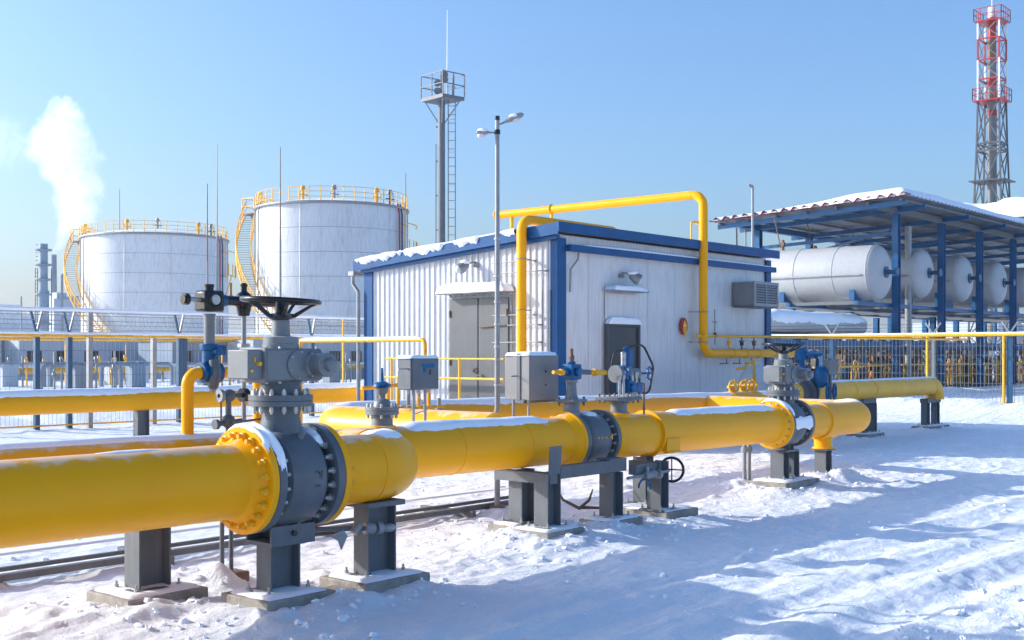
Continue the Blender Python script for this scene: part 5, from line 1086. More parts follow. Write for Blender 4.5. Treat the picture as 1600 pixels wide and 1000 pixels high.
for u in (50.4, 56.6, 62, 67.5): 
    for v_ in (26.3, 29.7): mb = MB(); mb.hbeam(u, v_, -.2, 3.85, .3, .28, .03, .03); build(mb, 'leg', CBLUE, t)
# snow covered pipe below the tanks
t = thing('insulated_pipe', 'fat snow covered pipe running below the white tanks', 'pipe', (50, 27.5, 3))
v_ = 24.0; u0_ = on_v(1190, v_)[0]
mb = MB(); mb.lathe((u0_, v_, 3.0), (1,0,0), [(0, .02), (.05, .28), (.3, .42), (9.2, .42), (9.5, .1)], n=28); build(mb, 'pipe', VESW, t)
snow_on_path([(u0_+.2, v_, 3.0), (u0_+9.3, v_, 3.0)], .42, 'snow_cap', t, half=1.35, thick=.16, seed=8, step=.2, drip=.3)
mb = MB(); mb.beam((u0_, v_-.1, 2.5), (u0_+9.5, v_-.1, 2.5), .5, .12); build(mb, 'rack_beam', STEEL, t)
mb = MB(); mb.beam((u0_-.3, v_-.4, 2.15), (u0_+34, v_-.4, 2.15), .2, .34); build(mb, 'rack_beam', CBLUE, t)
for q in (.6, 4.6, 8.8): build(MB().box(u0_+q-.1, u0_+q+.1, v_-.5, v_-.3, -.2, 1.97), 'rack_leg', CBLUE, t)
# process equipment below the tanks
rr = random.Random(5)
pos = ['left', 'second', 'third', 'fourth', 'fifth', 'sixth']
for k in range(6):
    u = 44.5+k*5.6; v_ = 24.0 if k else 23.0
    t = thing('process_skid', 'rack of upright process pipes and valves under the tanks, %s from the left' % pos[k], 'pipe rack', (u, v_, 0), 'process skids under the canopy')
    for i in range(13):
        x = u+i*.40+rr.uniform(-.1, .1); y = v_+rr.uniform(-.8, 2.2); r = rr.choice((.05, .07, .12, .18)); z1 = rr.uniform(1.5, 2.6)
        mb = MB(); mb.cyl((x, y, 0), (x, y, z1), r, n=10); mb.cyl((x, y, z1*.5), (x, y, z1*.5+.08), r*1.7, n=10); mb.cyl((x, y, z1-.3), (x, y, z1-.22), r*1.7, n=10)
        build(mb, 'riser', rr.choice((WHITE, GRIM, RUST, LATT, RUST, STEEL, GRIM)), t)
    mb = MB()
    for i in range(3): x = u+i*1.6; y = v_-.9; mb.tube(fillet([(x, y, .1), (x, y, 1.0+rr.random()*.5), (x+.45, y, 1.0+rr.random()*.5), (x+.45, y, .1)], .12, 4), .035, n=6)
    mb.cyl((u-.3, v_-.9, 1.18), (u+5, v_-.9, 1.18), .05, n=8); mb.cyl((u-.3, v_-.9, .55), (u+5, v_-.9, .55), .04, n=8); build(mb, 'yellow_tubes', YELD, t)
    mb = MB()
    for i in range(6): x = u+rr.random()*4.8; mb.torus((x, v_-1.0, rr.uniform(.6, 1.9)), (.5,-1,.1), .14, .03, n=14, m=5); mb.cyl((x, v_-.9, .6), (x+.2, v_-.9, .9), .08, n=8)
    build(mb, 'valve_wheels', ORAN if k % 2 else RUST, t, kind='stuff')
    mb = MB(); mb.box(u+1.0, u+2.1, v_, v_+.9, .05, 1.05); mb.cyl((u+2.1, v_+.45, .6), (u+2.9, v_+.45, .6), .3, n=16); mb.box(u+3.4, u+4.3, v_+.2, v_+1.1, .05, 1.5); build(mb, 'pump_set', (GRIM, TEAL, RUST)[k % 3], t, bevel=.03)
    mb = MB(); mb.beam((u-.3, v_+1.2, 2.1), (u+5.2, v_+1.2, 2.1), .12, .12); mb.beam((u-.3, v_-.5, 1.95), (u+5.2, v_-.5, 1.95), .1, .1); mb.box(u-.3, u+5.2, v_-1.2, v_+2, -.1, .05); build(mb, 'frame', LATT, t)
    for i in range(3): w0 = u+i*1.8; build(MB().box(w0, w0+1.1, v_+3.2, v_+4.2, 0, 1.7+.4*((i+k)%3)).cyl((w0+.5, v_+3.6, 1.7), (w0+.5, v_+3.6, 2.6), .2, n=10), 'heater_casing', (RUST, LATT, GRIM)[(i+k)%3], t)
heap(50, 20.5, 6, 1.0, .35)
# masts by the canopy
x, y = at(1176, 52); mb = MB(); mb.cyl((x, y, 0), (x, y, zz(292, 52)), .06, n=8); mb.cyl((x, y, zz(292, 52)), (x-.15, y+.12, zz(289, 52)), .07, n=8); build(mb, 'thin_mast', GALV, None, 'thin grey mast standing at the left end of the canopy', 'mast')
x, y = at(1153, 60); mb = MB(); mb.cyl((x, y, 0), (x-.15, y, zz(357, 60)), .09, .05, n=8); build(mb, 'short_mast', STEEL, None, 'short leaning grey rod behind the building roof', 'mast')
x, y = at(1165, 60); mb = MB(); mb.cyl((x, y, 0), (x, y, zz(363, 60)), .04, n=8); mb.cyl((x, y, zz(363,60)), (x, y, zz(358, 60)), .07, n=8); build(mb, 'short_mast', GALV, None, 'very short thin rod right of the leaning one behind the roof', 'mast')
# second canopy farther right, only its snow mound shows
t = thing('far_canopy', 'farther shelter with a deep snow mound on its roof at the right edge', 'canopy', (95, 35, 0))
cx, cy = at(1612, 92); zt = zz(345, 92)
mb = MB(); mb.box(cx-3.6, cx+9, cy-3, cy+6, zt-.35, zt); build(mb, 'roof', STEEL, t)
for dx in (-3.3, 8.7):
    for dy in (-2.7, 5.7): mb = MB(); mb.cyl((cx+dx, cy+dy, 0), (cx+dx, cy+dy, zt-.35), .18, n=10); build(mb, 'column', CBLUE, t)
snow_slab(cx-3.6, cx+9, cy-3, cy+6, zt, 1.7, 'roof_snow', t, seed=4, n=30, over=.1, jag=.3)

# ------------------------------------------------------------------ storage tanks
def storage_tank(px, Y, R, Hh, lab, stair=True, a_st=None, seed=0):
    x, y = at(px, Y); t = thing('storage_tank', lab, 'storage tank', (x, y, 0), 'big white storage tanks')
    back = math.atan2(-y, -x)          # bearing from the tank to the viewer's side
    P = lambda a, r, z: (x+r*math.cos(back+a), y+r*math.sin(back+a), z)      # a>0 = counter-clockwise seen from above
    nc = 7; prof = []
    for k in range(nc): z0 = Hh*k/nc; z1 = Hh*(k+1)/nc; prof += [(z0, R+.012*(nc-k)), (z1-.012, R+.012*(nc-k))]
    mb = MB(); mb.lathe((x, y, 0), (0,0,1), prof, n=128, cap=False); build(mb, 'shell', TANKW, t, sharp=20)
    mb = MB()
    for k in range(10): p, q = P(k*.63+.2, R+.09, 0), P(k*.63+.2, R+.09, Hh); mb.beam(p, q, .05, .03)
    build(mb, 'plate_joint', TANKW, t)
    seams(t, [((x, y, Hh*k/nc), (0,0,1), R+.012*(nc-k)+.004, .022) for k in range(1, nc)], GALV, 96, 'girth_seam')
    mb = MB(); mb.torus((x, y, Hh), (0,0,1), R+.15, .12, n=96, m=8); build(mb, 'top_ring', GALV, t)
    mb = MB(); mb.lathe((x, y, Hh), (0,0,1), [(-.05, R+.1), (.18, R-.1), (R*.07, R*.75), (R*.11, R*.5), (R*.135, R*.25), (R*.145, .01)], n=96, cap=False); build(mb, 'roof', SNOW, t, sharp=80)
    # railing
    mb = MB(); n = 44; A0, A1 = -PI, PI
    for k in range(n): a = 2*PI*k/n; mb.beam(P(a, R+.05, Hh), P(a, R+.05, Hh+1.25), .055, .055)
    for z_ in (.45, .85, 1.25): mb.torus((x, y, Hh+z_), (0,0,1), R+.05, .022, n=96, m=5)
    build(mb, 'railing', YELD, t)
    # spiral stair from bottom front-left up to the rim at the left back
    n = 64; a0, a1 = 1, 1
    amin, amax = R_(-12), R_(-113)
    mb = MB(); mt = MB(); mr = MB(); ri, ro_ = R+.45, R+1.65
    pts_i, pts_o, pr = [], [], []
    for k in range(n+1):
        q = k/n; a = amin+(amax-amin)*q; z_ = .1+(Hh-.1)*q
        mt.beam(P(a, ri, z_), P(a, ro_, z_), .16, .04); pts_i.append(P(a, ri, z_)); pts_o.append(P(a, ro_, z_)); pr.append(P(a, ro_, z_+1.1))
        if k % 3 == 0: mr.beam(P(a, ro_, z_), P(a, ro_, z_+1.1), .06, .06); mr.beam(P(a, ri, z_), P(a, ri, z_+1.1), .05, .05)
    mb.tube(pts_i, .055, n=6); mb.tube(pts_o, .065, n=6); build(mb, 'stair_stringer', YELD, t)
    build(mt, 'stair_tread', GALV, t, kind='stuff')
    mr.tube(pr, .05, n=6); mr.tube([(p[0], p[1], p[2]-.5) for p in pr], .03, n=6); mr.tube([P(amin+(amax-amin)*k/n, ri, .1+(Hh-.1)*k/n+1.1) for k in range(n+1)], .04, n=6); build(mr, 'stair_railing', YELD, t)
    mb = MB(); pl = P(amax-.05, R+.95, Hh); mb.box(pl[0]-.9, pl[0]+.9, pl[1]-.9, pl[1]+.9, Hh-.12, Hh); 
    mb.beam(P(amax, R, Hh-2.2), P(amax, R+1.3, Hh-.1), .1, .1); build(mb, 'landing', RUST, t)
    mb = MB()
    for dx in (-.85, .85):
        for dy in (-.85, .85): mb.beam((pl[0]+dx, pl[1]+dy, Hh), (pl[0]+dx, pl[1]+dy, Hh+1.3), .07, .07)
    for z_ in (.6, 1.3):
        for s in (-.85, .85): mb.beam((pl[0]-.85, pl[1]+s, Hh+z_), (pl[0]+.85, pl[1]+s, Hh+z_), .06, .06); mb.beam((pl[0]+s, pl[1]-.85, Hh+z_), (pl[0]+s, pl[1]+.85, Hh+z_), .06, .06)
    build(mb, 'landing_railing', YELD, t)
    # vertical pipes, side stage on the right, vents on the roof
    for a, m, r in ((R_(-74), GALV, .05), (R_(-66), GALV, .05), (R_(57), RED, .07), (R_(61), TEAL, .08)):
        mb = MB(); mb.tube([P(a, R+.28, 0), P(a, R+.28, Hh-.6), P(a, R+.1, Hh+.3)], r, n=8); build(mb, 'wall_pipe', m, t)
    mb = MB()
    for z_ in (Hh-1.3, Hh-3.8): 
        mb.tube([P(a, R+.9, z_) for a in np.linspace(R_(60), R_(96), 14)], .05, n=6); mb.tube([P(a, R+.1, z_) for a in np.linspace(R_(60), R_(96), 14)], .05, n=6)
    for a in (62, 70, 78, 86, 94): mb.beam(P(R_(a), R+.9, Hh-3.8), P(R_(a), R+.9, Hh-2.6), .06, .06)
    mb.beam(P(R_(66), R+.3, Hh-3.8), P(R_(66), R+.3, Hh+.5), .07, .07); mb.beam(P(R_(72), R+.3, Hh-3.8), P(R_(72), R+.3, Hh+.5), .07, .07)
    mb.beam(P(R_(66), R+.3, Hh-6), P(R_(66), R+1, Hh-3.8), .08, .08)
    build(mb, 'side_stage', YELD, t)
    for a, rr_, m in ((-30, .75, YELD), (38, .93, YELD), (5, .3, GALV), (52, .95, TEAL), (-84, .95, YELD)):
        p = P(R_(a), R*rr_, Hh+R*.14*(1-rr_)+.1); mb = MB(); mb.cyl(p, (p[0], p[1], p[2]+.9), .11, n=10); mb.cyl((p[0], p[1], p[2]+.9), (p[0], p[1], p[2]+1.25), .24, .15, n=10); mb.cyl((p[0]-.5, p[1], p[2]+.5), (p[0]+.5, p[1], p[2]+.5), .05, n=8); mb.beam((p[0]+.35, p[1], p[2]), (p[0]+.35, p[1], p[2]+1), .05, .05); build(mb, 'roof_vent', m, t)
    for a in (96,): p = P(R_(a), R+.5, Hh-6.1); mb = MB(); mb.ball(p, .5, 10); mb.cyl(p, (p[0], p[1], p[2]+1.8), .12, n=8); build(mb, 'foam_pot', ORAN, t)
    return t
storage_tank(519, 100, 6.25, 13.75, 'nearer and taller looking white storage tank just left of the white building')
storage_tank(243, 124, 7.3, 13.6, 'farther white storage tank left of the other one')
for px, py, Y, lab in ((339, 226, 90, 'tallest lightning rod, at the right edge of the left storage tank'), (324, 287, 90, 'shorter lightning rod just left of the tallest one'), (187, 295, 140, 'lightning rod rising behind the left storage tank'), (438, 230, 92, 'lightning rod in front of the left side of the nearer storage tank'), (634, 270, 112, 'faint lightning rod at the right edge of the nearer storage tank')):
    x, y = at(px, Y); zt = zz(py, Y); t = thing('lightning_rod', lab, 'lightning rod', (x, y, 0), 'lightning rods by the storage tanks')
    mb = MB(); mb.cyl((x, y, 0), (x, y, zt*.6), .11, .08, n=8); build(mb, 'mast', GALV, t)
    mb = MB(); mb.cyl((x, y, zt*.6), (x, y, zt), .055, .03, n=6); build(mb, 'rod', RUST if px != 339 else GALV, t)

# ------------------------------------------------------------------ floodlight tower
x, y = at(690, 62); Yf = 62
t = thing('floodlight_tower', 'grey mast with a railed platform, ladder and tall antenna behind the building', 'mast', (x, y, 0))
zp = zz(158, Yf)
mb = MB(); mb.cyl((x, y, 0), (x, y, zp), .21, .18, n=20); build(mb, 'pole', STEEL, t)
rgt = Vector((FV, -FU, 0)); fw = Vector((FU, FV, 0))
hw_ = 1.1
def TP(a, b, z): return tuple(Vector((x, y, 0))+rgt*a+fw*b+Vector((0,0,z)))
mb = MB(); cs = [Vector(TP(-hw_, .25, 0)), Vector(TP(.12, -hw_, 0)), Vector(TP(hw_+.1, -.1, 0)), Vector(TP(-.1, hw_, 0))]
vs = [(c.x, c.y, zp) for c in cs]+[(c.x, c.y, zp+.18) for c in cs]; mb.add(vs, [(0,3,2,1),(4,5,6,7),(0,1,5,4),(1,2,6,5),(2,3,7,6),(3,0,4,7)]); build(mb, 'platform', STEEL, t)
mb = MB()
for i in range(4):
    a, b = cs[i], cs[(i+1) % 4]
    for q in (0, .5): p = a.lerp(b, q); mb.beam((p.x, p.y, zp+.18), (p.x, p.y, zp+1.35), .05, .05)
    for h_ in (.75, 1.35): mb.beam((a.x, a.y, zp+h_), (b.x, b.y, zp+h_), .045, .045)
build(mb, 'railing', STEEL, t)
mb = MB()
for c in cs: mb.beam((x, y, zp-1.4), (x+(c.x-x)*.8, y+(c.y-y)*.8, zp), .06, .06)
build(mb, 'strut', GALV, t)
mb = MB()
for s in (.35, .72): mb.beam(TP(s, 0, 0), TP(s, 0, zp), .04, .04)
for k in range(34): mb.beam(TP(.35, 0, k*.45+.3), TP(.72, 0, k*.45+.3), .035, .035)
for k in range(9): mb.tube([TP(.35, 0, k*1.7+2), TP(.35, -.5, k*1.7+2), TP(.72, -.5, k*1.7+2), TP(.72, 0, k*1.7+2)], .015, n=4)
build(mb, 'ladder', GALV, t)
mb = MB(); mb.cyl((x, y, zp+.18), (x, y, zp+1.5), .08, n=8)
for z_, s in ((.5, -1), (1.1, 1), (.9, -1), (1.35, 1)): c = TP(s*.12, -.25, zp+z_); mb.cyl(c, TP(s*.2, -.5, zp+z_-.08), .14, .18, n=12)
build(mb, 'floodlight', STEEL, t)
mb = MB(); mb.cyl(TP(.3, .1, zp), TP(.3, .1, zz(15, Yf)), .055, .02, n=8); build(mb, 'antenna', WHITE, t)
mb = MB(); mb.cyl(TP(-.3, 0, 0), TP(-.3, 0, zp*.85), .03, n=6); [mb.cyl(TP(-.3, 0, k*1.8+1), TP(-.2, 0, k*1.8+1), .04, n=6) for k in range(8)]; build(mb, 'cable', STEEL, t)

# ------------------------------------------------------------------ red and white flare stack in its lattice
Yc = 120; x, y = at(1550, Yc)
t = thing('lattice_chimney', 'tall chimney pipe inside a red, white and grey lattice tower at the right', 'chimney', (x, y, 0))
zt = zz(32, Yc)
def band(z0, z1, r, m, name='flue'): mb = MB(); mb.cyl((x, y, z0), (x, y, z1), r, n=20); build(mb, name, m, t)
zs = [0, zz(182, Yc), zz(172, Yc), zz(136, Yc), zz(122, Yc), zz(92, Yc), zz(62, Yc), zz(28, Yc)]
for i, (m, r) in enumerate(((GRIM, .46), (RED, .48), (GRIM, .42), (RED, .44), (GRIM, .40), (RUST, .40), (RED, .40))): band(zs[i], zs[i+1], r, m)
band(zz(28, Yc), zz(12, Yc), .42, WHITE); mb = MB(); mb.cyl((x, y, zz(12, Yc)), (x, y, zz(-6, Yc)), .05, n=6); build(mb, 'tip_rod', WHITE, t)
def hw(z): return 1.0+.85*max(0, 1-z/zz(158, Yc))*1.0 if z < zz(158, Yc) else 1.05
def CP(sa, sb, z): h = hw(z); return (x+sa*h, y+sb*h, z)
zl = [0, 3.5, 7.0, 10.4, 13.6, 16.5, zz(283, Yc)+3.0, zz(225, Yc), zz(158, Yc), zz(125, Yc), zz(95, Yc), zz(62, Yc), zz(34, Yc)]
zl = sorted(zl)
for sa in (-1, 1):
    for sb in (-1, 1):
        for k in range(len(zl)-1):
            zm = (zl[k]+zl[k+1])/2; m = LATT if zm < zz(175, Yc) else (RED if zz(100, Yc) < zm < zz(72, Yc) or zm < zz(150, Yc) else WHITE)
            mb = MB(); mb.beam(CP(sa, sb, zl[k]), CP(sa, sb, zl[k+1]), .15, .15); build(mb, 'leg', m, t)
mg, mr, mw = MB(), MB(), MB()
for k in range(len(zl)-1):
    m = mg if zl[k+1] <= zz(157, Yc) else mr
    for a, b in (((-1,-1),(1,-1)), ((1,-1),(1,1)), ((1,1),(-1,1)), ((-1,1),(-1,-1))):
        w_ = .10 if m is mg else .06; mq = m if m is mg else mw; mq.beam(CP(*a, zl[k]), CP(*b, zl[k+1]), w_, w_); mq.beam(CP(*b, zl[k]), CP(*a, zl[k+1]), w_, w_); m.beam(CP(*a, zl[k+1]), CP(*b, zl[k+1]), .14, .14)
build(mg, 'bracing', LATT, t); build(mr, 'ring_beam', RED, t, kind='stuff'); build(mw, 'bracing', GRIM, t)
for zc, s, m in ((zz(34, Yc), 1.35, RED), (zz(158, Yc), 1.45, RED), (zz(283, Yc), 1.75, LATT)):
    mb = MB(); mb.box(x-s, x+s, y-s, y+s, zc-.12, zc); build(mb, 'platform', m, t)
    mb = MB()
    for i in range(-2, 3):
        for sx, sy in ((s, i*s/2), (-s, i*s/2), (i*s/2, s), (i*s/2, -s)): mb.beam((x+sx, y+sy, zc), (x+sx, y+sy, zc+1.2), .06, .06)
    for h_ in (.6, 1.2):
        for q in (-s, s): mb.beam((x-s, y+q, zc+h_), (x+s, y+q, zc+h_), .06, .06); mb.beam((x+q, y-s, zc+h_), (x+q, y+s, zc+h_), .06, .06)
    if s < 1.7: build(mb, 'platform_railing', RED, t)

# ------------------------------------------------------------------ far left: column, small plant, steam, low sheds, pipe racks
Yc = 150; x, y = at(68, Yc)
t = thing('process_column', 'slim blue grey column with ringed platforms at the far left', 'chimney', (x, y, 0))
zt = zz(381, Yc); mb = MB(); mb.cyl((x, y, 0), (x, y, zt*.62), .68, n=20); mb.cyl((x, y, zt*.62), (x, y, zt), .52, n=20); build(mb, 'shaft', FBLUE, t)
for k in range(6): z_ = zt*(.35+.12*k); mb = MB(); mb.torus((x, y, z_), (0,0,1), .95, .12, n=20, m=6); mb.cyl((x, y, z_), (x, y, z_+.08), .95, n=20); build(mb, 'ring_platform', FARG, t)
mb = MB()
for k in range(26): z_ = 3+k*.5; mb.beam(TPx if False else (x-rgt.x*1.0, y-rgt.y*1.0, z_), (x-rgt.x*.7, y-rgt.y*.7, z_), .06, .06)
for s in (-1.05, -.75, 1.0): mb.beam((x+rgt.x*s, y+rgt.y*s, 0), (x+rgt.x*s, y+rgt.y*s, zt*.8), .08, .08)
build(mb, 'ladder', RUST, t)
x, y = at(97, 150); mb = MB(); mb.cyl((x, y, 0), (x, y, zz(430, 150)), .15, n=8); mb.beam((x, y, zz(430, 150)), (x+rgt.x*.6, y+rgt.y*.6, zz(428, 150)), .25, .3); build(mb, 'distant_lamp', FARG, None, 'distant lamp post beside the left storage tank', 'lamp post')
x, y = at(95, 155); mb = MB(); mb.box(x-2, x+3.4, y-2, y+2, 0, zz(468, 155)); mb.box(x-1.2, x+.2, y-1.2, y+1, 0, zz(458, 155)); mb.cyl((x+1.6, y, 0), (x+1.6, y, zz(462, 155)), .8, n=14); build(mb, 'distant_plant', FARW, None, 'distant pale plant block beside the slim column', 'building')
x, y = at(33, 160); mb = MB(); mb.cyl((x, y, 0), (x, y, zz(463, 160)), .12, n=6); build(mb, 'distant_mast', FARG, None, 'thin distant mast at the far left', 'mast')
# steam
sx, sy = at(86, 168); Ys = 168; k_ = Ys/F; z0 = zz(398, Ys); z1 = zz(150, Ys)
def cxs(py): return py
pts = [(395, 84, 4), (370, 100, 14), (345, 116, 26), (318, 122, 33), (290, 120, 38), (262, 103, 46), (238, 94, 50), (215, 96, 46), (192, 104, 34), (172, 100, 26), (156, 94, 10)]
bx0, bx1 = -14.0, 16.0
def steam_obj():
    me = bpy.data.meshes.new('steam_plume'); mb = MB(); mb.box(-16, 16, -8, 8, 0, z1-z0+2)
    me.from_pydata(mb.v, [], mb.f); o = bpy.data.objects.new('steam_plume', me); C.objects.link(o)
    o.location = (sx, sy, z0-.5); o.rotation_euler = (0, 0, math.atan2(rgt.y, rgt.x))
    m = bpy.data.materials.new('steam'); m.use_nodes = True; N = m.node_tree.nodes; Lk = m.node_tree.links; N.clear()
    out = N.new('ShaderNodeOutputMaterial'); pv = N.new('ShaderNodeVolumePrincipled'); pv.inputs['Color'].default_value = (.93, .94, .97, 1); pv.inputs['Anisotropy'].default_value = .35
    Lk.new(pv.outputs[0], out.inputs['Volume'])
    tc = N.new('ShaderNodeTexCoord')
    nz = N.new('ShaderNodeTexNoise'); nz.inputs['Scale'].default_value = .30; nz.inputs['Detail'].default_value = 6; nz.inputs['Roughness'].default_value = .62; Lk.new(tc.outputs['Object'], nz.inputs['Vector'])
    sb = N.new('ShaderNodeVectorMath'); sb.operation = 'SUBTRACT'; sb.inputs[1].default_value = (.5,.5,.5); Lk.new(nz.outputs['Color'], sb.inputs[0])
    scl = N.new('ShaderNodeVectorMath'); scl.operation = 'SCALE'; scl.inputs['Scale'].default_value = 8.5; Lk.new(sb.outputs[0], scl.inputs[0])
    sz = N.new('ShaderNodeSeparateXYZ'); Lk.new(tc.outputs['Object'], sz.inputs[0])
    H_ = z1-z0+2
    hn = N.new('ShaderNodeMath'); hn.operation = 'DIVIDE'; hn.inputs[1].default_value = H_; Lk.new(sz.outputs[2], hn.inputs[0])
    # fade of the distortion near the mouth
    vm = N.new('ShaderNodeMapRange'); vm.inputs[1].default_value = 0; vm.inputs[2].default_value = .3; vm.inputs[3].default_value = .12; Lk.new(hn.outputs[0], vm.inputs[0])
    sc2 = N.new('ShaderNodeVectorMath'); sc2.operation = 'SCALE'; Lk.new(scl.outputs[0], sc2.inputs[0]); Lk.new(vm.outputs[0], sc2.inputs['Scale'])
    ad = N.new('ShaderNodeVectorMath'); ad.operation = 'ADD'; Lk.new(tc.outputs['Object'], ad.inputs[0]); Lk.new(sc2.outputs[0], ad.inputs[1])
    s2 = N.new('ShaderNodeSeparateXYZ'); Lk.new(ad.outputs[0], s2.inputs[0])
    hh = N.new('ShaderNodeMath'); hh.operation = 'DIVIDE'; hh.inputs[1].default_value = H_; hh.use_clamp = True; Lk.new(s2.outputs[2], hh.inputs[0])
    def curve(vals):
        fc = N.new('ShaderNodeFloatCurve'); c = fc.mapping.curves[0]
        ps = [((zz(py, Ys)-z0+.5)/H_, v) for py, v in vals]; ps = [(min(1, max(0, a)), v) for a, v in ps]
        c.points[0].location = ps[0]; c.points[1].location = ps[-1]
        for a, v in ps[1:-1]: c.points.new(a, v)
        fc.mapping.update(); Lk.new(hh.outputs[0], fc.inputs['Value']); return fc
    cc = curve([(p, .5+(c-86)*k_/40) for p, c, w_ in pts]); rc = curve([(p, w_*k_/10) for p, c, w_ in pts])
    def math_(op, a, b):
        n_ = N.new('ShaderNodeMath'); n_.operation = op
        for i, q in enumerate((a, b)):
            if q is None: continue
            if hasattr(q, 'links') or not isinstance(q, (int, float)): Lk.new(q, n_.inputs[i])
            else: n_.inputs[i].default_value = q
        return n_.outputs[0]
    cx_ = math_('MULTIPLY', math_('SUBTRACT', cc.outputs[0], .5), 40)
    dx = math_('SUBTRACT', s2.outputs[0], cx_); d2 = math_('ADD', math_('MULTIPLY', dx, dx), math_('MULTIPLY', s2.outputs[1], s2.outputs[1]))
    d_ = math_('SQRT', d2, None); r_ = math_('MULTIPLY', rc.outputs[0], 10); q_ = math_('DIVIDE', d_, math_('MAXIMUM', r_, .05))
    mr_ = N.new('ShaderNodeMapRange'); mr_.inputs[1].default_value = 1.12; mr_.inputs[2].default_value = .6; mr_.inputs[3].default_value = 0; mr_.inputs[4].default_value = .40; mr_.interpolation_type = 'SMOOTHSTEP'; Lk.new(q_, mr_.inputs[0])
    # ends
    e_ = N.new('ShaderNodeMapRange'); e_.inputs[1].default_value = 1.0; e_.inputs[2].default_value = .9; Lk.new(hh.outputs[0], e_.inputs[0])
    dd = math_('MULTIPLY', mr_.outputs[0], e_.outputs[0])
    # faint drifting veil to the left
    wx = math_('SUBTRACT', s2.outputs[0], -9.5); wz = math_('SUBTRACT', s2.outputs[2], 17.0)
    wd = math_('SQRT', math_('ADD', math_('MULTIPLY', math_('MULTIPLY', wx, wx), .5), math_('MULTIPLY', wz, wz)), None)
    wr = N.new('ShaderNodeMapRange'); wr.inputs[1].default_value = 5.0; wr.inputs[2].default_value = 1.0; wr.inputs[3].default_value = 0; wr.inputs[4].default_value = .012; wr.interpolation_type = 'SMOOTHSTEP'; Lk.new(wd, wr.inputs[0])
    n5 = N.new('ShaderNodeTexNoise'); n5.inputs['Scale'].default_value = .55; n5.inputs['Detail'].default_value = 6; n5.inputs['Roughness'].default_value = .65; Lk.new(ad.outputs[0], n5.inputs['Vector'])
    m5 = N.new('ShaderNodeMapRange'); m5.inputs[1].default_value = .34; m5.inputs[2].default_value = .58; Lk.new(n5.outputs[0], m5.inputs[0])
    m6 = N.new('ShaderNodeMapRange'); m6.inputs[1].default_value = .47; m6.inputs[2].default_value = .68; m6.inputs[4].default_value = 7; Lk.new(n5.outputs[0], m6.inputs[0])
    dd = math_('MULTIPLY', dd, m5.outputs[0]); tot = math_('ADD', dd, math_('MULTIPLY', wr.outputs[0], m6.outputs[0])); Lk.new(tot, pv.inputs['Density'])
    me.materials.append(m); tag(o, 'white column of steam rising and leaning over the left storage tank', 'steam', kind='stuff')
    return o
steam_obj()
mb = MB(); x, y = at(84, 168); mb.cyl((x, y, 0), (x, y, z0), .5, .4, n=14); build(mb, 'steam_vent', FARG, None, 'distant vent stack the steam comes from', 'chimney')

# low sheds behind the left fence
rr = random.Random(9)
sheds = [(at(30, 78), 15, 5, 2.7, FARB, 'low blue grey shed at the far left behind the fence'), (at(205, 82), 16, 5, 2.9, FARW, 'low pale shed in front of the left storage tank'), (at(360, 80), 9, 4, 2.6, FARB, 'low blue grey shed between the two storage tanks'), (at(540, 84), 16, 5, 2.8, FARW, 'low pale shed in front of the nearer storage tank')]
for (x, y), L, D, h_, m, lab in sheds:
    t = thing('shed', lab, 'building', (x, y, 0), 'low sheds behind the left fence'); 
    mb = MB(); mb.box(x-L/2, x+L/2, y, y+D, -.2, h_); build(mb, 'wall', m, t)
    mb = MB(); mb.box(x-L/2-.2, x+L/2+.2, y-.2, y+D+.2, h_+.003, h_+.12); build(mb, 'roof', FARG, t); snow_slab(x-L/2-.2, x+L/2+.2, y-.2, y+D+.2, h_+.12, .18, 'roof_snow', t, seed=x)
    n = int(L/2)
    for i in range(n): w0 = x-L/2+.5+i*2; mb = MB(); mb.box(w0, w0+1.0, y-.03, y-.002, 1.0, 1.9); build(mb, 'window', DARK, t)
# yellow pipe racks beyond the fence
for v_, z_, lab in ((62, .85, 'distant yellow pipe beyond the fence, lower one'), (66, 2.6, 'distant yellow pipe on tall trestles beyond the fence')):
    t = thing('distant_pipe', lab, 'pipe', (20, v_, 0))
    for k in range(2): mb = MB(); mb.cyl((10, v_+k*.7, z_), (90, v_+k*.7, z_), .2 if z_ < 1 else .11, n=12); build(mb, 'pipe', YELD, t)
    snow_on_path([(10, v_, z_), (90, v_, z_)], .2 if z_ < 1 else .11, 'snow_cap', t, half=1.0, thick=.08, seed=v_, step=.4)
    for i in range(20): mb = MB(); u = 12+i*4; mb.beam((u, v_+.3, -.2), (u, v_+.3, z_-.1), .12, .12); build(mb, 'trestle', FARG if i % 3 else YELD, t)
for k, (px, Y) in enumerate(((15, 58), (70, 62), (128, 55), (180, 66), (215, 60), (325, 64), (405, 70), (440, 62), (520, 68))):
    x, y = at(px, Y); t = thing('distant_equipment', 'small valve group with pipes beyond the left fence, %s from the left' % ['first', 'second', 'third', 'fourth', 'fifth', 'sixth', 'seventh', 'eighth', 'ninth'][k], 'pipe rack', (x, y, 0), 'valve groups beyond the left fence')
    mb = MB()
    for i in range(4): a = x+rr.uniform(-1.5, 1.5); b = y+rr.uniform(-1, 1); mb.cyl((a, b, 0), (a, b, rr.uniform(.8, 1.9)), .05, n=6); mb.torus((a, b, rr.uniform(.6, 1.5)), (.6,-.6,.2), .2, .04, n=12, m=5)
    build(mb, 'riser', YELD if k % 2 else GALV, t, kind='stuff')
    mb = MB(); mb.tube(fillet([(x-2, y, .1), (x-2, y, 1.2), (x+2, y, 1.2), (x+2, y, .1)], .3, 4), .1, n=8); mb.box(x-.5, x+.3, y-.3, y+.3, 0, 1.2); build(mb, 'loop_pipe', (FARW, FBLUE, FARG)[k % 3], t)
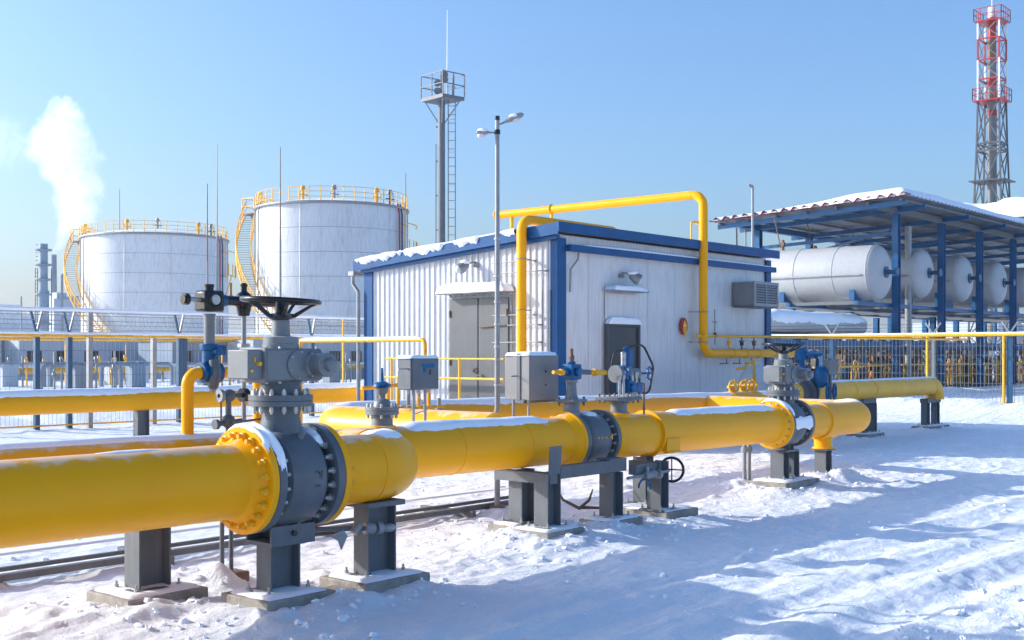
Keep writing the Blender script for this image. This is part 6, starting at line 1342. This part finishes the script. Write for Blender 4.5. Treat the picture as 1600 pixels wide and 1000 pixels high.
# far horizon buildings
for k, (px, Y, w_, h_) in enumerate(((-40, 420, 60, 12), (640, 400, 50, 9), (1130, 380, 60, 10), (1560, 300, 60, 9), (20, 700, 120, 24))):
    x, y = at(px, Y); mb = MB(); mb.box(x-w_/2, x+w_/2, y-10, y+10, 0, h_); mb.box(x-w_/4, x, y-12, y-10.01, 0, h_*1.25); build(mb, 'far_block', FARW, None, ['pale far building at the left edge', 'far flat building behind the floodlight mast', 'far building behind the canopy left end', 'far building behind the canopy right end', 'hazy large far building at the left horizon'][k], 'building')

# ------------------------------------------------------------------ the snow itself (built last so that it heaps round every footing)
xs = axis(-1500, 1.5, 27, 2500, .045, 1.07); ys = axis(-1500, -.5, 14, 2500, .035, 1.07)
GX, GY = np.meshgrid(xs, ys, indexing='ij'); Z = H(GX, GY)
far = np.clip((np.hypot(GX, GY)-90)/60, 0, 1); Z = Z*(1-far)-.02*far
nx, ny = len(xs), len(ys); co = np.stack([GX, GY, Z], -1).reshape(-1, 3).astype(np.float32)
i0 = (np.arange(nx-1)[:, None]*ny+np.arange(ny-1)[None, :]).ravel(); q = np.stack([i0, i0+ny, i0+ny+1, i0+1], -1).astype(np.int32)
me = bpy.data.meshes.new('ground'); me.vertices.add(len(co)); me.vertices.foreach_set('co', co.ravel())
me.loops.add(q.size); me.loops.foreach_set('vertex_index', q.ravel()); me.polygons.add(len(q)); me.polygons.foreach_set('loop_start', np.arange(0, q.size, 4, dtype=np.int32))
me.update(calc_edges=True); me.validate(); me.polygons.foreach_set('use_smooth', [True]*len(me.polygons)); me.materials.append(SNOWG)
g = bpy.data.objects.new('ground', me); C.objects.link(g); g['kind'] = 'structure'; g['label'] = 'trodden snow with wheel ruts'

# loose clods of snow thrown up along the ruts and round the footings
rr = random.Random(21); mb = MB(); P_ = []
for i in range(2600):
    k = rr.random()
    if k < .45: x, y = rr.uniform(5, 24), 2.6+rr.gauss(0, .45)+.18*math.sin(i)
    elif k < .75 and FOOT: f = rr.choice(FOOT[:40]); x, y = f[0]+rr.gauss(0, .4), f[1]+rr.gauss(0, .35)
    else: x, y = rr.uniform(3, 26), rr.uniform(1, 13)
    P_.append((x, y, rr.choice((.010, .012, .016, .02, .03))*rr.uniform(.6, 1.15)))
A_ = np.array(P_); Hh_ = H(A_[:, 0], A_[:, 1])
for (x, y, r), h in zip(P_, Hh_):
    n0 = len(mb.v); mb.ball((x, y, h+r*.15), r, 7, (rr.uniform(.8, 1.6), rr.uniform(.8, 1.4), rr.uniform(.5, .9)), 4)
    for k in range(n0, len(mb.v)): mb.v[k] = tuple(c+rr.uniform(-.34, .34)*r for c in mb.v[k])
o = build(mb, 'snow_clods', SNOW, None, 'loose lumps of snow scattered over the yard', 'snow', kind='stuff', sharp=30)

# ------------------------------------------------------------------ thin winter haze
hz = MB().box(-1600, 2600, -1600, 2600, -2.0, 42.0)
o = build(hz, 'haze', WHITE, None, kind='stuff'); o.data.materials.clear()
m = bpy.data.materials.new('haze_air'); m.use_nodes = True; N = m.node_tree.nodes; N.clear()
ou = N.new('ShaderNodeOutputMaterial'); pv = N.new('ShaderNodeVolumePrincipled'); pv.inputs['Color'].default_value = (.93, .96, 1, 1); pv.inputs['Density'].default_value = .00025; pv.inputs['Anisotropy'].default_value = .3
m.node_tree.links.new(pv.outputs[0], ou.inputs['Volume']); o.data.materials.append(m)
